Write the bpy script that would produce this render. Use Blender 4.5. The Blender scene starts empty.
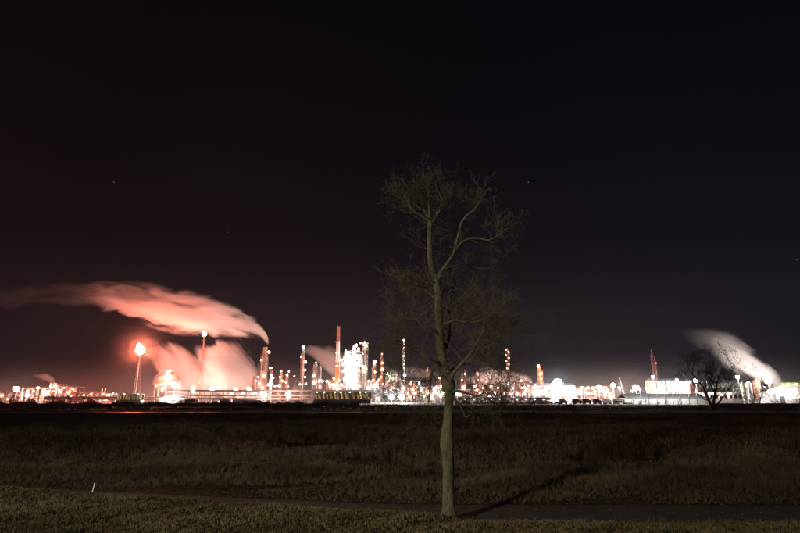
import bpy, bmesh, math, random
import numpy as np
from mathutils import Vector, Matrix
R = math.radians
random.seed(7); rng = np.random.default_rng(7)
S = bpy.context.scene
COL = S.collection
# ------------------------------------------------------------------ camera
PITCH = R(13.75); CAMZ = 5.0; FPX = 533.33
cd = bpy.data.cameras.new('camera'); cam = bpy.data.objects.new('camera', cd); COL.objects.link(cam)
cam.location = (0, 0, CAMZ); cam.rotation_euler = (R(90) + PITCH, 0, 0)
cd.lens = 24; cd.sensor_width = 36; cd.clip_start = .1; cd.clip_end = 8000
S.camera = cam
# ------------------------------------------------------------------ night sky
w = bpy.data.worlds.new('World'); S.world = w; w.use_nodes = True
nt = w.node_tree; N = nt.nodes; Lk = nt.links; N.clear()
SKY_TOP = (.0026, .0021, .0034, 1); SKY_MID = (.0062, .0044, .0070, 1); SKY_LOW = (.0105, .0078, .0125, 1)
wo = N.new('ShaderNodeOutputWorld'); bg = N.new('ShaderNodeBackground')
tc = N.new('ShaderNodeTexCoord'); sx = N.new('ShaderNodeSeparateXYZ'); cr = N.new('ShaderNodeValToRGB')
Lk.new(tc.outputs['Generated'], sx.inputs[0]); Lk.new(sx.outputs['Z'], cr.inputs[0])
cr.color_ramp.elements[0].position = 0.0; cr.color_ramp.elements[0].color = SKY_LOW
cr.color_ramp.elements[1].position = .62; cr.color_ramp.elements[1].color = SKY_TOP
e = cr.color_ramp.elements.new(.25); e.color = SKY_MID
tint = N.new('ShaderNodeValToRGB'); tint.color_ramp.interpolation = 'EASE'      # red glow of the flares to the left, blue night to the right
tm_ = N.new('ShaderNodeMath'); tm_.operation = 'MULTIPLY_ADD'; tm_.inputs[1].default_value = .5; tm_.inputs[2].default_value = .5; Lk.new(sx.outputs['X'], tm_.inputs[0]); Lk.new(tm_.outputs[0], tint.inputs[0])
tint.color_ramp.elements[0].position = .15; tint.color_ramp.elements[0].color = (1.0,.74,.70,1); tint.color_ramp.elements[1].position = .85; tint.color_ramp.elements[1].color = (.68,.80,1.0,1)
tmx = N.new('ShaderNodeVectorMath'); tmx.operation = 'MULTIPLY'; Lk.new(cr.outputs[0], tmx.inputs[0]); Lk.new(tint.outputs[0], tmx.inputs[1])
skn = N.new('ShaderNodeTexNoise'); skn.inputs['Scale'].default_value = 2.2; skn.inputs['Detail'].default_value = 4; Lk.new(tc.outputs['Generated'], skn.inputs['Vector'])
skm = N.new('ShaderNodeMath'); skm.operation = 'MULTIPLY_ADD'; skm.inputs[1].default_value = .5; skm.inputs[2].default_value = .78; Lk.new(skn.outputs[0], skm.inputs[0])
tms = N.new('ShaderNodeVectorMath'); tms.operation = 'SCALE'; Lk.new(tmx.outputs[0], tms.inputs[0]); Lk.new(skm.outputs[0], tms.inputs['Scale'])
nsk = N.new('ShaderNodeTexSky'); nsk.sky_type = 'NISHITA'; nsk.sun_disc = False
nsk.sun_elevation = R(-9); nsk.sun_rotation = R(200)
bg2 = N.new('ShaderNodeBackground'); bg2.inputs[1].default_value = .05; Lk.new(nsk.outputs[0], bg2.inputs[0])
# a few faint stars
vo = N.new('ShaderNodeTexVoronoi'); vo.inputs['Scale'].default_value = 30
Lk.new(tc.outputs['Generated'], vo.inputs['Vector'])
lt = N.new('ShaderNodeMath'); lt.operation = 'LESS_THAN'; lt.inputs[1].default_value = .036
Lk.new(vo.outputs['Distance'], lt.inputs[0])
sc_ = N.new('ShaderNodeSeparateColor'); Lk.new(vo.outputs['Color'], sc_.inputs[0])
g2 = N.new('ShaderNodeMath'); g2.operation = 'GREATER_THAN'; g2.inputs[1].default_value = .8; Lk.new(sc_.outputs[0], g2.inputs[0])
mu = N.new('ShaderNodeMath'); mu.operation = 'MULTIPLY'; Lk.new(lt.outputs[0], mu.inputs[0]); Lk.new(g2.outputs[0], mu.inputs[1])
mv = N.new('ShaderNodeVectorMath'); mv.operation = 'MULTIPLY_ADD'; mv.inputs[1].default_value = (.06, .066, .075)
Lk.new(mu.outputs[0], mv.inputs[0]); Lk.new(tms.outputs[0], mv.inputs[2])
Lk.new(mv.outputs[0], bg.inputs[0]); bg.inputs[1].default_value = 1
ad = N.new('ShaderNodeAddShader'); Lk.new(bg.outputs[0], ad.inputs[0]); Lk.new(bg2.outputs[0], ad.inputs[1])
Lk.new(ad.outputs[0], wo.inputs['Surface'])
# ------------------------------------------------------------------ exposure and render
S.view_settings.view_transform = 'Standard'; S.view_settings.look = 'None'; S.view_settings.exposure = 0; S.view_settings.gamma = 1
S.cycles.use_light_tree = True; S.cycles.volume_bounces = 2; S.cycles.max_bounces = 5
S.cycles.diffuse_bounces = 2; S.cycles.glossy_bounces = 2; S.cycles.transparent_max_bounces = 8
S.cycles.volume_step_rate = 1; S.cycles.volume_max_steps = 256; S.cycles.sample_clamp_indirect = 2; S.cycles.sample_clamp_direct = 0
S.cycles.use_adaptive_sampling = True; S.cycles.adaptive_threshold = .015; S.cycles.use_denoising = True
HAZE = .000042          # haze density
STREET = 84000        # the street lamp behind the camera, watts
FLAME = 1400; MAIN = 340; SMALL = 140

# ------------------------------------------------------------------ helpers
def at(px, py, Y):
    """the point of the place that stands at depth Y in the direction of photograph pixel (px, py)"""
    u = (px - 400) / FPX; v = (266.5 - py) / FPX
    dy = math.cos(PITCH) - v * math.sin(PITCH); dz = math.sin(PITCH) + v * math.cos(PITCH)
    t = Y / dy
    return Vector((u * t, Y, CAMZ + dz * t))
def K(Y, py=392):
    return (Y / (math.cos(PITCH) - (266.5 - py) / FPX * math.sin(PITCH))) / FPX
def X(px, Y, py=392): return at(px, py, Y).x
def Z(py, Y): return at(400, py, Y).z

class MB:
    def __init__(s): s.v = []; s.f = []
    def add(s, vs, fs):
        o = len(s.v); s.v += [tuple(a) for a in vs]; s.f += [tuple(i + o for i in f) for f in fs]; return s
    def box(s, x0, x1, y0, y1, z0, z1):
        return s.add([(x0,y0,z0),(x1,y0,z0),(x1,y1,z0),(x0,y1,z0),(x0,y0,z1),(x1,y0,z1),(x1,y1,z1),(x0,y1,z1)],
              [(3,2,1,0),(4,5,6,7),(0,1,5,4),(1,2,6,5),(2,3,7,6),(3,0,4,7)])
    def tube(s, pts, rs, n=6, cap=True):
        pts = [Vector(p) for p in pts]
        if not hasattr(rs, '__len__'): rs = [rs] * len(pts)
        o = len(s.v); a = None
        for i, p in enumerate(pts):
            d = (pts[min(i+1, len(pts)-1)] - pts[max(i-1, 0)])
            if d.length < 1e-6: d = Vector((0,0,1))
            d.normalize()
            if a is None:
                a = d.cross(Vector((0,1,0)) if abs(d.y) < .9 else Vector((1,0,0)))
            else:
                a = a - d * a.dot(d)
            if a.length < 1e-6: a = d.orthogonal()
            a.normalize(); b = d.cross(a)
            for k in range(n):
                t = 2 * math.pi * k / n
                q = p + (a * math.cos(t) + b * math.sin(t)) * rs[i]
                s.v.append((q.x, q.y, q.z))
        for i in range(len(pts) - 1):
            for k in range(n):
                k2 = (k + 1) % n
                s.f.append((o+i*n+k, o+i*n+k2, o+(i+1)*n+k2, o+(i+1)*n+k))
        if cap:
            s.f.append(tuple(o + k for k in reversed(range(n)))); e_ = o + (len(pts)-1)*n
            s.f.append(tuple(e_ + k for k in range(n)))
        return s
    def lathe(s, prof, c=(0,0,0), n=14):
        """prof: (radius, z) list, closed at the ends by caps"""
        o = len(s.v)
        for r, z in prof:
            for k in range(n):
                t = 2*math.pi*k/n; s.v.append((c[0]+r*math.cos(t), c[1]+r*math.sin(t), c[2]+z))
        for i in range(len(prof)-1):
            for k in range(n):
                k2 = (k+1) % n; s.f.append((o+i*n+k, o+i*n+k2, o+(i+1)*n+k2, o+(i+1)*n+k))
        s.f.append(tuple(o+k for k in reversed(range(n)))); e_ = o+(len(prof)-1)*n
        s.f.append(tuple(e_+k for k in range(n)))
        return s
    def ball(s, c, r, n=10, sz=1.0):
        m = n // 2
        return s.lathe([(max(.02*r, r*math.sin(math.pi*i/m)), -r*sz*math.cos(math.pi*i/m)) for i in range(m+1)], c, n)
    def mesh(s, name, mat, smooth=False):
        me = bpy.data.meshes.new(name); me.from_pydata(s.v, [], s.f); me.materials.append(mat)
        if smooth: me.polygons.foreach_set('use_smooth', [True]*len(me.polygons))
        if len(s.f) < 20000 or smooth:
            bm = bmesh.new(); bm.from_mesh(me); bmesh.ops.recalc_face_normals(bm, faces=bm.faces); bm.to_mesh(me); bm.free()
        me.update(); return me

def obj(name, mb, mat, parent=None, smooth=False, kind=None):
    me = mb.mesh(name, mat, smooth) if isinstance(mb, MB) else mb
    o = bpy.data.objects.new(name, me); COL.objects.link(o)
    if parent is not None: o.parent = parent
    if kind: o['kind'] = kind
    return o
def thing(name, label, cat, loc=(0,0,0), group=None):
    o = bpy.data.objects.new(name, None); COL.objects.link(o); o.location = loc
    o.empty_display_size = .5
    o['label'] = label; o['category'] = cat
    if group: o['group'] = group
    return o
def tagged(o, label, cat, group=None):
    o['label'] = label; o['category'] = cat
    if group: o['group'] = group
    return o
def copy_tree(o, parent=None):
    c = o.copy(); COL.objects.link(c); c.parent = parent
    for ch in list(o.children): copy_tree(ch, c)
    return c
ORD = ['first','second','third','fourth','fifth','sixth','seventh','eighth','ninth','tenth','eleventh','twelfth','thirteenth','fourteenth','fifteenth','sixteenth','seventeenth','eighteenth','nineteenth','twentieth']

# ------------------------------------------------------------------ materials
def mat(name, c, rough=.6, metal=0, var=.35, scale=2., bump=0., c2=None, stretch=(1,1,1)):
    m = bpy.data.materials.new(name); m.use_nodes = True; n = m.node_tree.nodes; l = m.node_tree.links
    b = n['Principled BSDF']; b.inputs['Roughness'].default_value = rough; b.inputs['Metallic'].default_value = metal
    t = n.new('ShaderNodeTexCoord'); mp = n.new('ShaderNodeMapping'); mp.inputs['Scale'].default_value = stretch
    no = n.new('ShaderNodeTexNoise'); no.inputs['Scale'].default_value = scale; no.inputs['Detail'].default_value = 6
    no.inputs['Roughness'].default_value = .65
    l.new(t.outputs['Object'], mp.inputs[0]); l.new(mp.outputs[0], no.inputs['Vector'])
    r = n.new('ShaderNodeValToRGB'); r.color_ramp.elements[0].position = .3; r.color_ramp.elements[1].position = .7
    a = c2 if c2 else tuple(x*(1-var) for x in c)
    r.color_ramp.elements[0].color = (*a, 1); r.color_ramp.elements[1].color = (*c, 1)
    l.new(no.outputs[0], r.inputs[0]); l.new(r.outputs[0], b.inputs['Base Color'])
    if bump:
        bu = n.new('ShaderNodeBump'); bu.inputs['Strength'].default_value = bump; bu.inputs['Distance'].default_value = .05
        l.new(no.outputs[0], bu.inputs['Height']); l.new(bu.outputs[0], b.inputs['Normal'])
    return m
def emat(name, c, s):
    m = bpy.data.materials.new(name); m.use_nodes = True; n = m.node_tree.nodes
    n.remove(n['Principled BSDF']); e = n.new('ShaderNodeEmission'); e.inputs[0].default_value = (*c, 1); e.inputs[1].default_value = s
    m.node_tree.links.new(e.outputs[0], n['Material Output'].inputs['Surface']); m.cycles.emission_sampling = 'FRONT'
    return m
M = {
 'steel': mat('galvanised_steel', (.42,.42,.43), .5, .3, scale=.6),
 'dark': mat('dark_painted_steel', (.09,.085,.08), .55, .2, scale=.8),
 'rust': mat('rusty_steel', (.34,.16,.09), .7, .1, c2=(.16,.08,.05), scale=.5),
 'white': mat('white_paint', (.74,.73,.70), .5, 0, .2, scale=.3),
 'alu': mat('aluminium_cladding', (.6,.58,.55), .42, .4, .25, scale=.4, stretch=(1,1,.25)),
 'orange': mat('orange_paint', (.62,.20,.07), .6, 0, .3, scale=.4),
 'red': mat('red_paint', (.42,.05,.03), .5), 'blue': mat('blue_paint', (.05,.12,.34), .5),
 'yellow': mat('yellow_paint', (.50,.40,.22), .55, 0, .3, scale=.3),
 'green': mat('green_paint', (.09,.13,.085), .6), 'concrete': mat('concrete', (.4,.38,.35), .85, 0, .35, scale=.2),
 'gwall': mat('grey_white_cladding', (.6,.6,.6), .55, 0, .2, scale=.15),
 'groof': mat('grey_roof_sheet', (.26,.28,.29), .6, 0, .25, scale=.15),
 'dsteel': mat('weathered_dark_steel', (.15,.135,.125), .6, .2, scale=.6), 'drum': mat('brown_grey_drum', (.19,.14,.11), .6, .1, scale=.5, stretch=(3,3,.2)), 'dred': mat('dark_red_steel', (.11,.03,.022), .6),
 'navy': mat('dark_blue_sheet', (.025,.05,.11), .5), 'cream': mat('cream_cladding', (.24,.205,.175), .6, 0, .3, scale=.15), 'glass': mat('dark_glass', (.03,.035,.04), .1, 0, .1),
 'rubber': mat('black_rubber', (.02,.02,.02), .8), 'silver': mat('silver_paint', (.45,.46,.48), .3, .6, .1),
 'black': mat('black_paint', (.02,.02,.022), .35, 0, .2), 'beige': mat('beige_cladding', (.55,.47,.36), .6, 0, .2, scale=.2),
}
E_ = {'w': emat('white_lamp', (1,.82,.75), MAIN), 'o': emat('sodium_lamp', (1,.40,.25), MAIN*.8), 'p': emat('pinkish_lamp', (1,.60,.50), MAIN),
      'c': emat('cool_white_lamp', (.82,.95,1), MAIN),
      'sw': emat('small_white_lamp', (1,.76,.68), SMALL), 'so': emat('small_sodium_lamp', (1,.33,.19), SMALL*.9), 'sg': emat('small_greenish_lamp', (.7,1,.45), SMALL*.6),
      'sy': emat('bay_fill_lamp', (1,.74,.44), SMALL*5),
      'sc': emat('small_cool_lamp', (.75,.97,1), SMALL*.8), 'mw': emat('mast_white_lamp', (1,.84,.78), MAIN*1.4), 'mp': emat('mast_pinkish_lamp', (1,.55,.44), MAIN*1.4), 'mc': emat('mast_cool_lamp', (.86,.95,1), MAIN*1.4), 'msc': emat('hall_fill_lamp', (1,.97,.93), MAIN*1.7), 'r': emat('red_beacon', (1,.06,.05), 25), 'flame': emat('gas_flame', (1,.175,.095), FLAME), 'flame2': emat('gas_flame_pale', (1,.36,.26), FLAME*.7)}

# ------------------------------------------------------------------ terrain
def sm(t): t = np.clip(t, 0, 1); return t*t*(3-2*t)
def pathc(x): return 25.75 + 5.2*sm((4-np.asarray(x, float))/30.)
def hgt(x, y):
    x = np.asarray(x, float); y = np.asarray(y, float)
    m = np.interp(x, [-60,-18,-6,0,3.2,10,30], [1.1,1.0,.88,.76,.46,.28,.2])
    pe = pathc(x) - 1.7
    g = sm((pe - y)/2.7)
    lawn = m*g
    lawn = lawn + .03*np.sin(x*1.3+y*.9)*g + .02*np.sin(x*2.9-y*2.1)*g
    kn = 3.4*sm((15.-y)/13.)
    far = sm((y - pe - 4.5)/8.)
    und = far*(.10*np.sin(x*.31+y*.13)+.08*np.sin(x*.17-y*.23+1)+.05*np.sin(x*.7+y*.4)) * sm((340-y)/60.)
    return np.maximum(lawn, kn) + und
def grid(xs, ys, zoff=0., hf=hgt):
    XX, YY = np.meshgrid(xs, ys); ZZ = hf(XX, YY) + zoff
    v = np.stack([XX, YY, ZZ], -1).reshape(-1, 3); nx = len(xs); ny = len(ys)
    i = np.arange((ny-1)*(nx-1)); r, c = i//(nx-1), i % (nx-1); a = r*nx+c
    f = np.stack([a, a+1, a+nx+1, a+nx], -1)
    return v, f
def npmesh(name, v, f, m, smooth=True):
    me = bpy.data.meshes.new(name); me.from_pydata(v.tolist(), [], f.tolist()); me.materials.append(m)
    me.polygons.foreach_set('use_smooth', [smooth]*len(me.polygons)); me.update(); return me
gm = bpy.data.materials.new('ground_soil_and_grass'); gm.use_nodes = True
n = gm.node_tree.nodes; l = gm.node_tree.links; b = n['Principled BSDF']; b.inputs['Roughness'].default_value = .95
b.inputs['Specular IOR Level'].default_value = .15
t = n.new('ShaderNodeTexCoord'); no = n.new('ShaderNodeTexNoise'); no.inputs['Scale'].default_value = 1.7; no.inputs['Detail'].default_value = 9
no2 = n.new('ShaderNodeTexNoise'); no2.inputs['Scale'].default_value = .07; no2.inputs['Detail'].default_value = 5
l.new(t.outputs['Object'], no.inputs['Vector']); l.new(t.outputs['Object'], no2.inputs['Vector'])
r1 = n.new('ShaderNodeValToRGB'); r1.color_ramp.elements[0].position=.35; r1.color_ramp.elements[1].position=.68
r1.color_ramp.elements[0].color = (.022,.020,.011,1); r1.color_ramp.elements[1].color = (.085,.072,.038,1); l.new(no.outputs[0], r1.inputs[0])
r2 = n.new('ShaderNodeValToRGB'); r2.color_ramp.elements[0].position=.35; r2.color_ramp.elements[1].position=.65
r2.color_ramp.elements[0].color = (.55,.55,.5,1); r2.color_ramp.elements[1].color = (1.2,1.1,1,1); l.new(no2.outputs[0], r2.inputs[0])
mx = n.new('ShaderNodeMix'); mx.data_type='RGBA'; mx.blend_type='MULTIPLY'; mx.inputs[0].default_value=1
l.new(r1.outputs[0], mx.inputs[6]); l.new(r2.outputs[0], mx.inputs[7]); l.new(mx.outputs[2], b.inputs['Base Color'])
bu = n.new('ShaderNodeBump'); bu.inputs['Strength'].default_value=.7; bu.inputs['Distance'].default_value=.08
l.new(no.outputs[0], bu.inputs['Height']); l.new(bu.outputs[0], b.inputs['Normal'])
ys = np.concatenate([np.arange(-30,34,.4), np.geomspace(34,5000,110)])
xs = np.concatenate([-np.geomspace(45,5000,32)[::-1], np.arange(-44.5,45,.7), np.geomspace(45,5000,32)])
v, f = grid(xs, ys); obj('ground', npmesh('ground', v, f, gm), gm, kind='structure')
# footpath
pm = mat('worn_asphalt', (.060,.057,.054), .85, 0, .55, scale=2.5, bump=.8)
n = pm.node_tree.nodes; l = pm.node_tree.links; b = n['Principled BSDF']; old = b.inputs['Base Color'].links[0].from_socket
vc = n.new('ShaderNodeTexVoronoi'); vc.feature = 'DISTANCE_TO_EDGE'; vc.inputs['Scale'].default_value = .45; vt = n.new('ShaderNodeTexCoord'); l.new(vt.outputs['Object'], vc.inputs['Vector'])
vr = n.new('ShaderNodeValToRGB'); vr.color_ramp.elements[0].color = (.25,.25,.22,1); vr.color_ramp.elements[1].position = .03; vr.color_ramp.elements[1].color = (1,1,1,1); l.new(vc.outputs['Distance'], vr.inputs[0])
vm = n.new('ShaderNodeMix'); vm.data_type = 'RGBA'; vm.blend_type = 'MULTIPLY'; vm.inputs[0].default_value = 1; l.new(old, vm.inputs[6]); l.new(vr.outputs[0], vm.inputs[7]); l.new(vm.outputs[2], b.inputs['Base Color'])
px_ = np.arange(-60, 61, .5); vv = []; 
for x in px_:
    c = float(pathc(x))
    for k in range(7):
        y = c - 1.55 + 3.1*k/6; vv.append((x, y, float(hgt(x, y)) + .012 + .02*(1-((k-3)/3)**2)))
ff = [(i*7+k, (i+1)*7+k, (i+1)*7+k+1, i*7+k+1) for i in range(len(px_)-1) for k in range(6)]
obj('footpath', npmesh('footpath', np.array(vv), np.array(ff), pm), pm, kind='structure')
# road beyond the field, gravel yard of the plant
rm = mat('pale_road_asphalt', (.20,.19,.17), .42, 0, .4, scale=.4, bump=.2)
flat = lambda x, y: x*0.
v, f = grid(np.linspace(-420,420,60), np.array([170,178.5]), .28, flat); obj('road', npmesh('road', v, f, rm, False), rm, kind='structure')
MB_ = MB(); MB_.box(-420,420,169.6,169.95,-.1,.42); MB_.box(-420,420,178.55,178.9,-.1,.42); obj('road_kerb', MB_, M['concrete'], kind='structure')
ym = mat('pale_gravel', (.36,.33,.28), .9, 0, .5, scale=.12, bump=.3)
v, f = grid(np.linspace(-620,620,50), np.array([338,420,500,600,760]), .12, flat); obj('gravel_yard', npmesh('gravel_yard', v, f, ym, False), ym, kind='structure')

# ------------------------------------------------------------------ haze over the plain
hm = bpy.data.materials.new('night_haze'); hm.use_nodes = True; n = hm.node_tree.nodes; n.remove(n['Principled BSDF'])
pv = n.new('ShaderNodeVolumePrincipled'); pv.inputs['Color'].default_value=(.9,.9,.92,1); pv.inputs['Density'].default_value = HAZE
pv.inputs['Anisotropy'].default_value = .2
hm.node_tree.links.new(pv.outputs[0], n['Material Output'].inputs['Volume'])
if HAZE > 0: obj('haze', MB().box(-900,900,-60,1000,-2,105), hm, kind='stuff')

# ------------------------------------------------------------------ plumes of steam
def plume(name, label, Y, tab, dens, colr=(.97,.95,.94), depth=1.0, noise=.55, ns=(.010,.03,.05), ramp=None, slope=0., detail=5, seed=0., follow=True):
    """tab: (px, py centre, radius in px, density 0..1) rows from left to right; a volume swept along that line"""
    P = [(X(a, Y, c), Z(c, Y), r_*K(Y, c), dd) for a, c, r_, dd in tab]
    x0, x1 = P[0][0], P[-1][0]; W = x1-x0; zc = [p[1] for p in P]; z0, z1 = min(zc)-1, max(zc)+1; rmax = max(p[2] for p in P)
    m = bpy.data.materials.new(name+'_vapour'); m.use_nodes = True; n = m.node_tree.nodes; l = m.node_tree.links; n.remove(n['Principled BSDF'])
    def math_(op, a, b=None, c=None):
        q = n.new('ShaderNodeMath'); q.operation = op
        for i, u in enumerate((a, b, c)):
            if u is None: continue
            if isinstance(u, (int, float)): q.inputs[i].default_value = u
            else: l.new(u, q.inputs[i])
        return q.outputs[0]
    tc = n.new('ShaderNodeTexCoord'); s = n.new('ShaderNodeSeparateXYZ'); l.new(tc.outputs['Object'], s.inputs[0])
    tt = math_('DIVIDE', s.outputs[0], W)
    def curve(vals):
        fc = n.new('ShaderNodeFloatCurve'); cu = fc.mapping.curves[0]
        pts = [((p[0]-x0)/W, v_) for p, v_ in zip(P, vals)]
        cu.points[0].location = pts[0]; cu.points[1].location = pts[-1]
        for q in pts[1:-1]: cu.points.new(*q)
        fc.mapping.update(); l.new(tt, fc.inputs['Value']); return fc.outputs[0]
    zz = math_('MULTIPLY_ADD', curve([(z-z0)/(z1-z0) for z in zc]), z1-z0, z0)
    rr = math_('MULTIPLY', curve([p[2]/rmax for p in P]), rmax)
    rr = math_('MAXIMUM', rr, .3)
    dz = math_('DIVIDE', math_('SUBTRACT', s.outputs[2], zz), rr)
    dy = math_('DIVIDE', s.outputs[1], math_('MULTIPLY', rr, depth))
    d = math_('SQRT', math_('ADD', math_('MULTIPLY', dz, dz), math_('MULTIPLY', dy, dy)))
    # noise runs along the wind: coordinates follow the axis
    cv = n.new('ShaderNodeCombineXYZ')
    l.new(math_('MULTIPLY', s.outputs[0], ns[0]), cv.inputs[0]); l.new(math_('MULTIPLY_ADD', s.outputs[1], ns[1], seed), cv.inputs[1])
    l.new(math_('MULTIPLY', math_('MULTIPLY_ADD', s.outputs[0], slope, math_('SUBTRACT', s.outputs[2], zz) if follow else s.outputs[2]), ns[2]), cv.inputs[2])
    no = n.new('ShaderNodeTexNoise'); no.inputs['Scale'].default_value = 1; no.inputs['Detail'].default_value = detail; no.inputs['Distortion'].default_value = .6
    no.inputs['Roughness'].default_value = .6
    l.new(cv.outputs[0], no.inputs['Vector'])
    dd = math_('MULTIPLY_ADD', math_('SUBTRACT', no.outputs[0], .5), -2*noise*2, d)
    mr = n.new('ShaderNodeMapRange'); mr.interpolation_type = 'SMOOTHSTEP'; mr.inputs[1].default_value = 1.0; mr.inputs[2].default_value = .35
    mr.inputs[3].default_value = 0; mr.inputs[4].default_value = 1; l.new(dd, mr.inputs[0])
    # always zero towards the hull
    mr2 = n.new('ShaderNodeMapRange'); mr2.interpolation_type = 'SMOOTHSTEP'; mr2.inputs[1].default_value = 1.3; mr2.inputs[2].default_value = .95
    mr2.inputs[3].default_value = 0; mr2.inputs[4].default_value = 1; l.new(d, mr2.inputs[0])
    den = math_('MULTIPLY', math_('MULTIPLY', mr.outputs[0], mr2.outputs[0]), math_('MULTIPLY', curve([p[3] for p in P]), dens))
    pv = n.new('ShaderNodeVolumePrincipled'); pv.inputs['Color'].default_value = (*colr, 1); pv.inputs['Anisotropy'].default_value = .0
    l.new(den, pv.inputs['Density']); l.new(pv.outputs[0], n['Material Output'].inputs['Volume']); m.cycles.volume_step_rate = .35
    try: m.cycles.volume_sampling = 'MULTIPLE_IMPORTANCE'
    except Exception: pass
    mb = MB(); na = 10; pts = []
    for i in range(len(P)-1):
        for k in range(4):
            u = k/4; pts.append([P[i][j]*(1-u)+P[i+1][j]*u for j in range(3)])
    pts.append(list(P[-1][:3]))
    zs = 1.42
    rings = []
    pts = [[pts[0][0]-.02*W if False else pts[0][0], pts[0][1], pts[0][2]]] + pts[1:]
    for x, z, r_ in pts:
        for k in range(na):
            a = 2*math.pi*k/na; zv = z + r_*zs*math.sin(a)+.0
            mb.v.append((x-x0, r_*zs*depth*math.cos(a), max(zv, .6)))
    q = len(pts)
    for i in range(q-1):
        for k in range(na):
            k2 = (k+1) % na; mb.f.append((i*na+k, (i+1)*na+k, (i+1)*na+k2, i*na+k2))
    mb.f.append(tuple(range(na))); mb.f.append(tuple(reversed(range((q-1)*na, q*na))))
    o = obj(name, mb, m, kind='stuff'); o.location = (x0, Y, 0); o['label'] = label
    return o
PL = 1
if PL:
    plume('steam_plume', 'thick salmon pink steam plume streaming left from the top of the stepped stack', 515,
      [(-40,304,12,.01),(0,300,13,.022),(50,295,12,.035),(85,296,13,.09),(105,297,14,.4),(120,299,16,.8),(140,302,18,1),(155,307,21,1),(175,311,22,1),(200,313,22,1),(225,318,17,1),(245,324,12.5,1),(258,330,9.5,1),(264.5,336,7,1),(268,343,3.6,1)],
      .09, noise=.72, ns=(.024,.05,.085), seed=3.6, detail=8)
    plume('steam_cloud', 'wide low pink white steam bank lying between the storage sphere and the stepped stack', 560,
      [(138,350,6,.12),(150,352,10,.3),(163,362,18,.7),(178,371,25,1),(195,376,27,1),(206,376,27,1),(218,371,31,1),(230,370,31,1),(242,375,26,1),(252,380,20,1),(259,386,12,1),(264,389,5,1)],
      .10, noise=.56, ns=(.022,.03,.055), slope=1.0, seed=14.1, detail=8, follow=False)
    plume('steam_plume', 'soft pinkish steam drifting behind the orange and white striped stack', 600,
      [(303,350,4,.5),(312,352,7,.7),(322,358,12,.8),(335,366,17,.8),(347,372,14,.7),(360,378,9,.5)], .08, noise=.4, ns=(.015,.03,.05), seed=5.)
    plume('steam_plume', 'small pink steam wisp above the drum at the far left unit', 520,
      [(33,375,2,.3),(40,376,3.5,.6),(46,377,5,1),(50,379,5,1),(54,383,3,1)], .10, noise=.5, ns=(.04,.06,.08), seed=2.)
    plume('steam_plume', 'leaning pale pink steam jet right of the column with an orange lamp', 500,
      [(384,368,2,.3),(390,371,4,.6),(395,376,6,1),(400,383,7,1),(404,391,4,1)], .09, noise=.35, ns=(.03,.05,.06), seed=6.)
    plume('steam_plume', 'thin reddish steam bank behind the lattice column and the big tree', 600,
      [(398,374,2,.3),(408,372,5,.8),(420,373,5,.8),(432,374,4,.5),(442,376,2,.2)], .12, noise=.4, ns=(.02,.03,.06), seed=8.)
    plume('steam_plume', 'broad pink steam cloud behind the bare branches right of the big trunk', 580,
      [(466,380,3,.3),(476,380,8,.8),(488,378,14,1),(500,381,14,1),(512,382,12,1),(522,382,10,1),(532,387,6,.8)], .11, noise=.45, ns=(.02,.03,.04), seed=4.)
    plume('steam_plume', 'pink steam filling the gap right of the brightest process tower', 545,
      [(346,372,3,.4),(352,376,7,.8),(360,380,9,1),(370,385,7,.9),(377,390,3,.5)], .06, noise=.4, ns=(.03,.04,.05), seed=9.)
    plume('steam_plume', 'large white steam plume rising left from behind the pale tent roof', 470,
      [(676,332,4,.0),(692,337,8,.015),(706,341,12,.05),(718,346,15,.14),(730,353,18,.35),(742,360,17,.7),(755,367,16,1),(766,374,13.5,1),(774,379,10.5,1),(779,384,7,1),(782,387,3,1)],
      .13, noise=.55, ns=(.03,.05,.07), seed=17., detail=8)

def vapour(name, label, c, Rr, dens):
    m = bpy.data.materials.new(name+'_air'); m.use_nodes = True; n = m.node_tree.nodes; l = m.node_tree.links; n.remove(n['Principled BSDF'])
    tc = n.new('ShaderNodeTexCoord'); ln = n.new('ShaderNodeVectorMath'); ln.operation = 'LENGTH'; l.new(tc.outputs['Object'], ln.inputs[0])
    mr = n.new('ShaderNodeMapRange'); mr.inputs[1].default_value = Rr; mr.inputs[2].default_value = 0; l.new(ln.outputs['Value'], mr.inputs[0])
    pw = n.new('ShaderNodeMath'); pw.operation = 'POWER'; pw.inputs[1].default_value = 2; l.new(mr.outputs[0], pw.inputs[0])
    mu = n.new('ShaderNodeMath'); mu.operation = 'MULTIPLY'; mu.inputs[1].default_value = dens; l.new(pw.outputs[0], mu.inputs[0])
    pv = n.new('ShaderNodeVolumePrincipled'); pv.inputs['Color'].default_value = (.95,.93,.92,1)
    l.new(mu.outputs[0], pv.inputs['Density']); l.new(pv.outputs[0], n['Material Output'].inputs['Volume']); m.cycles.volume_step_rate = .2
    o = obj(name, MB().ball((0,0,0), Rr, 16), m, kind='stuff'); o.location = c; o['label'] = label
vapour('flare_halo_vapour', 'thin added vapour that gives the near flare flame its orange halo', at(140.5,349.5,480), 34, .0016)  # scattering ball added to spread an orange halo round the flame
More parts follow.
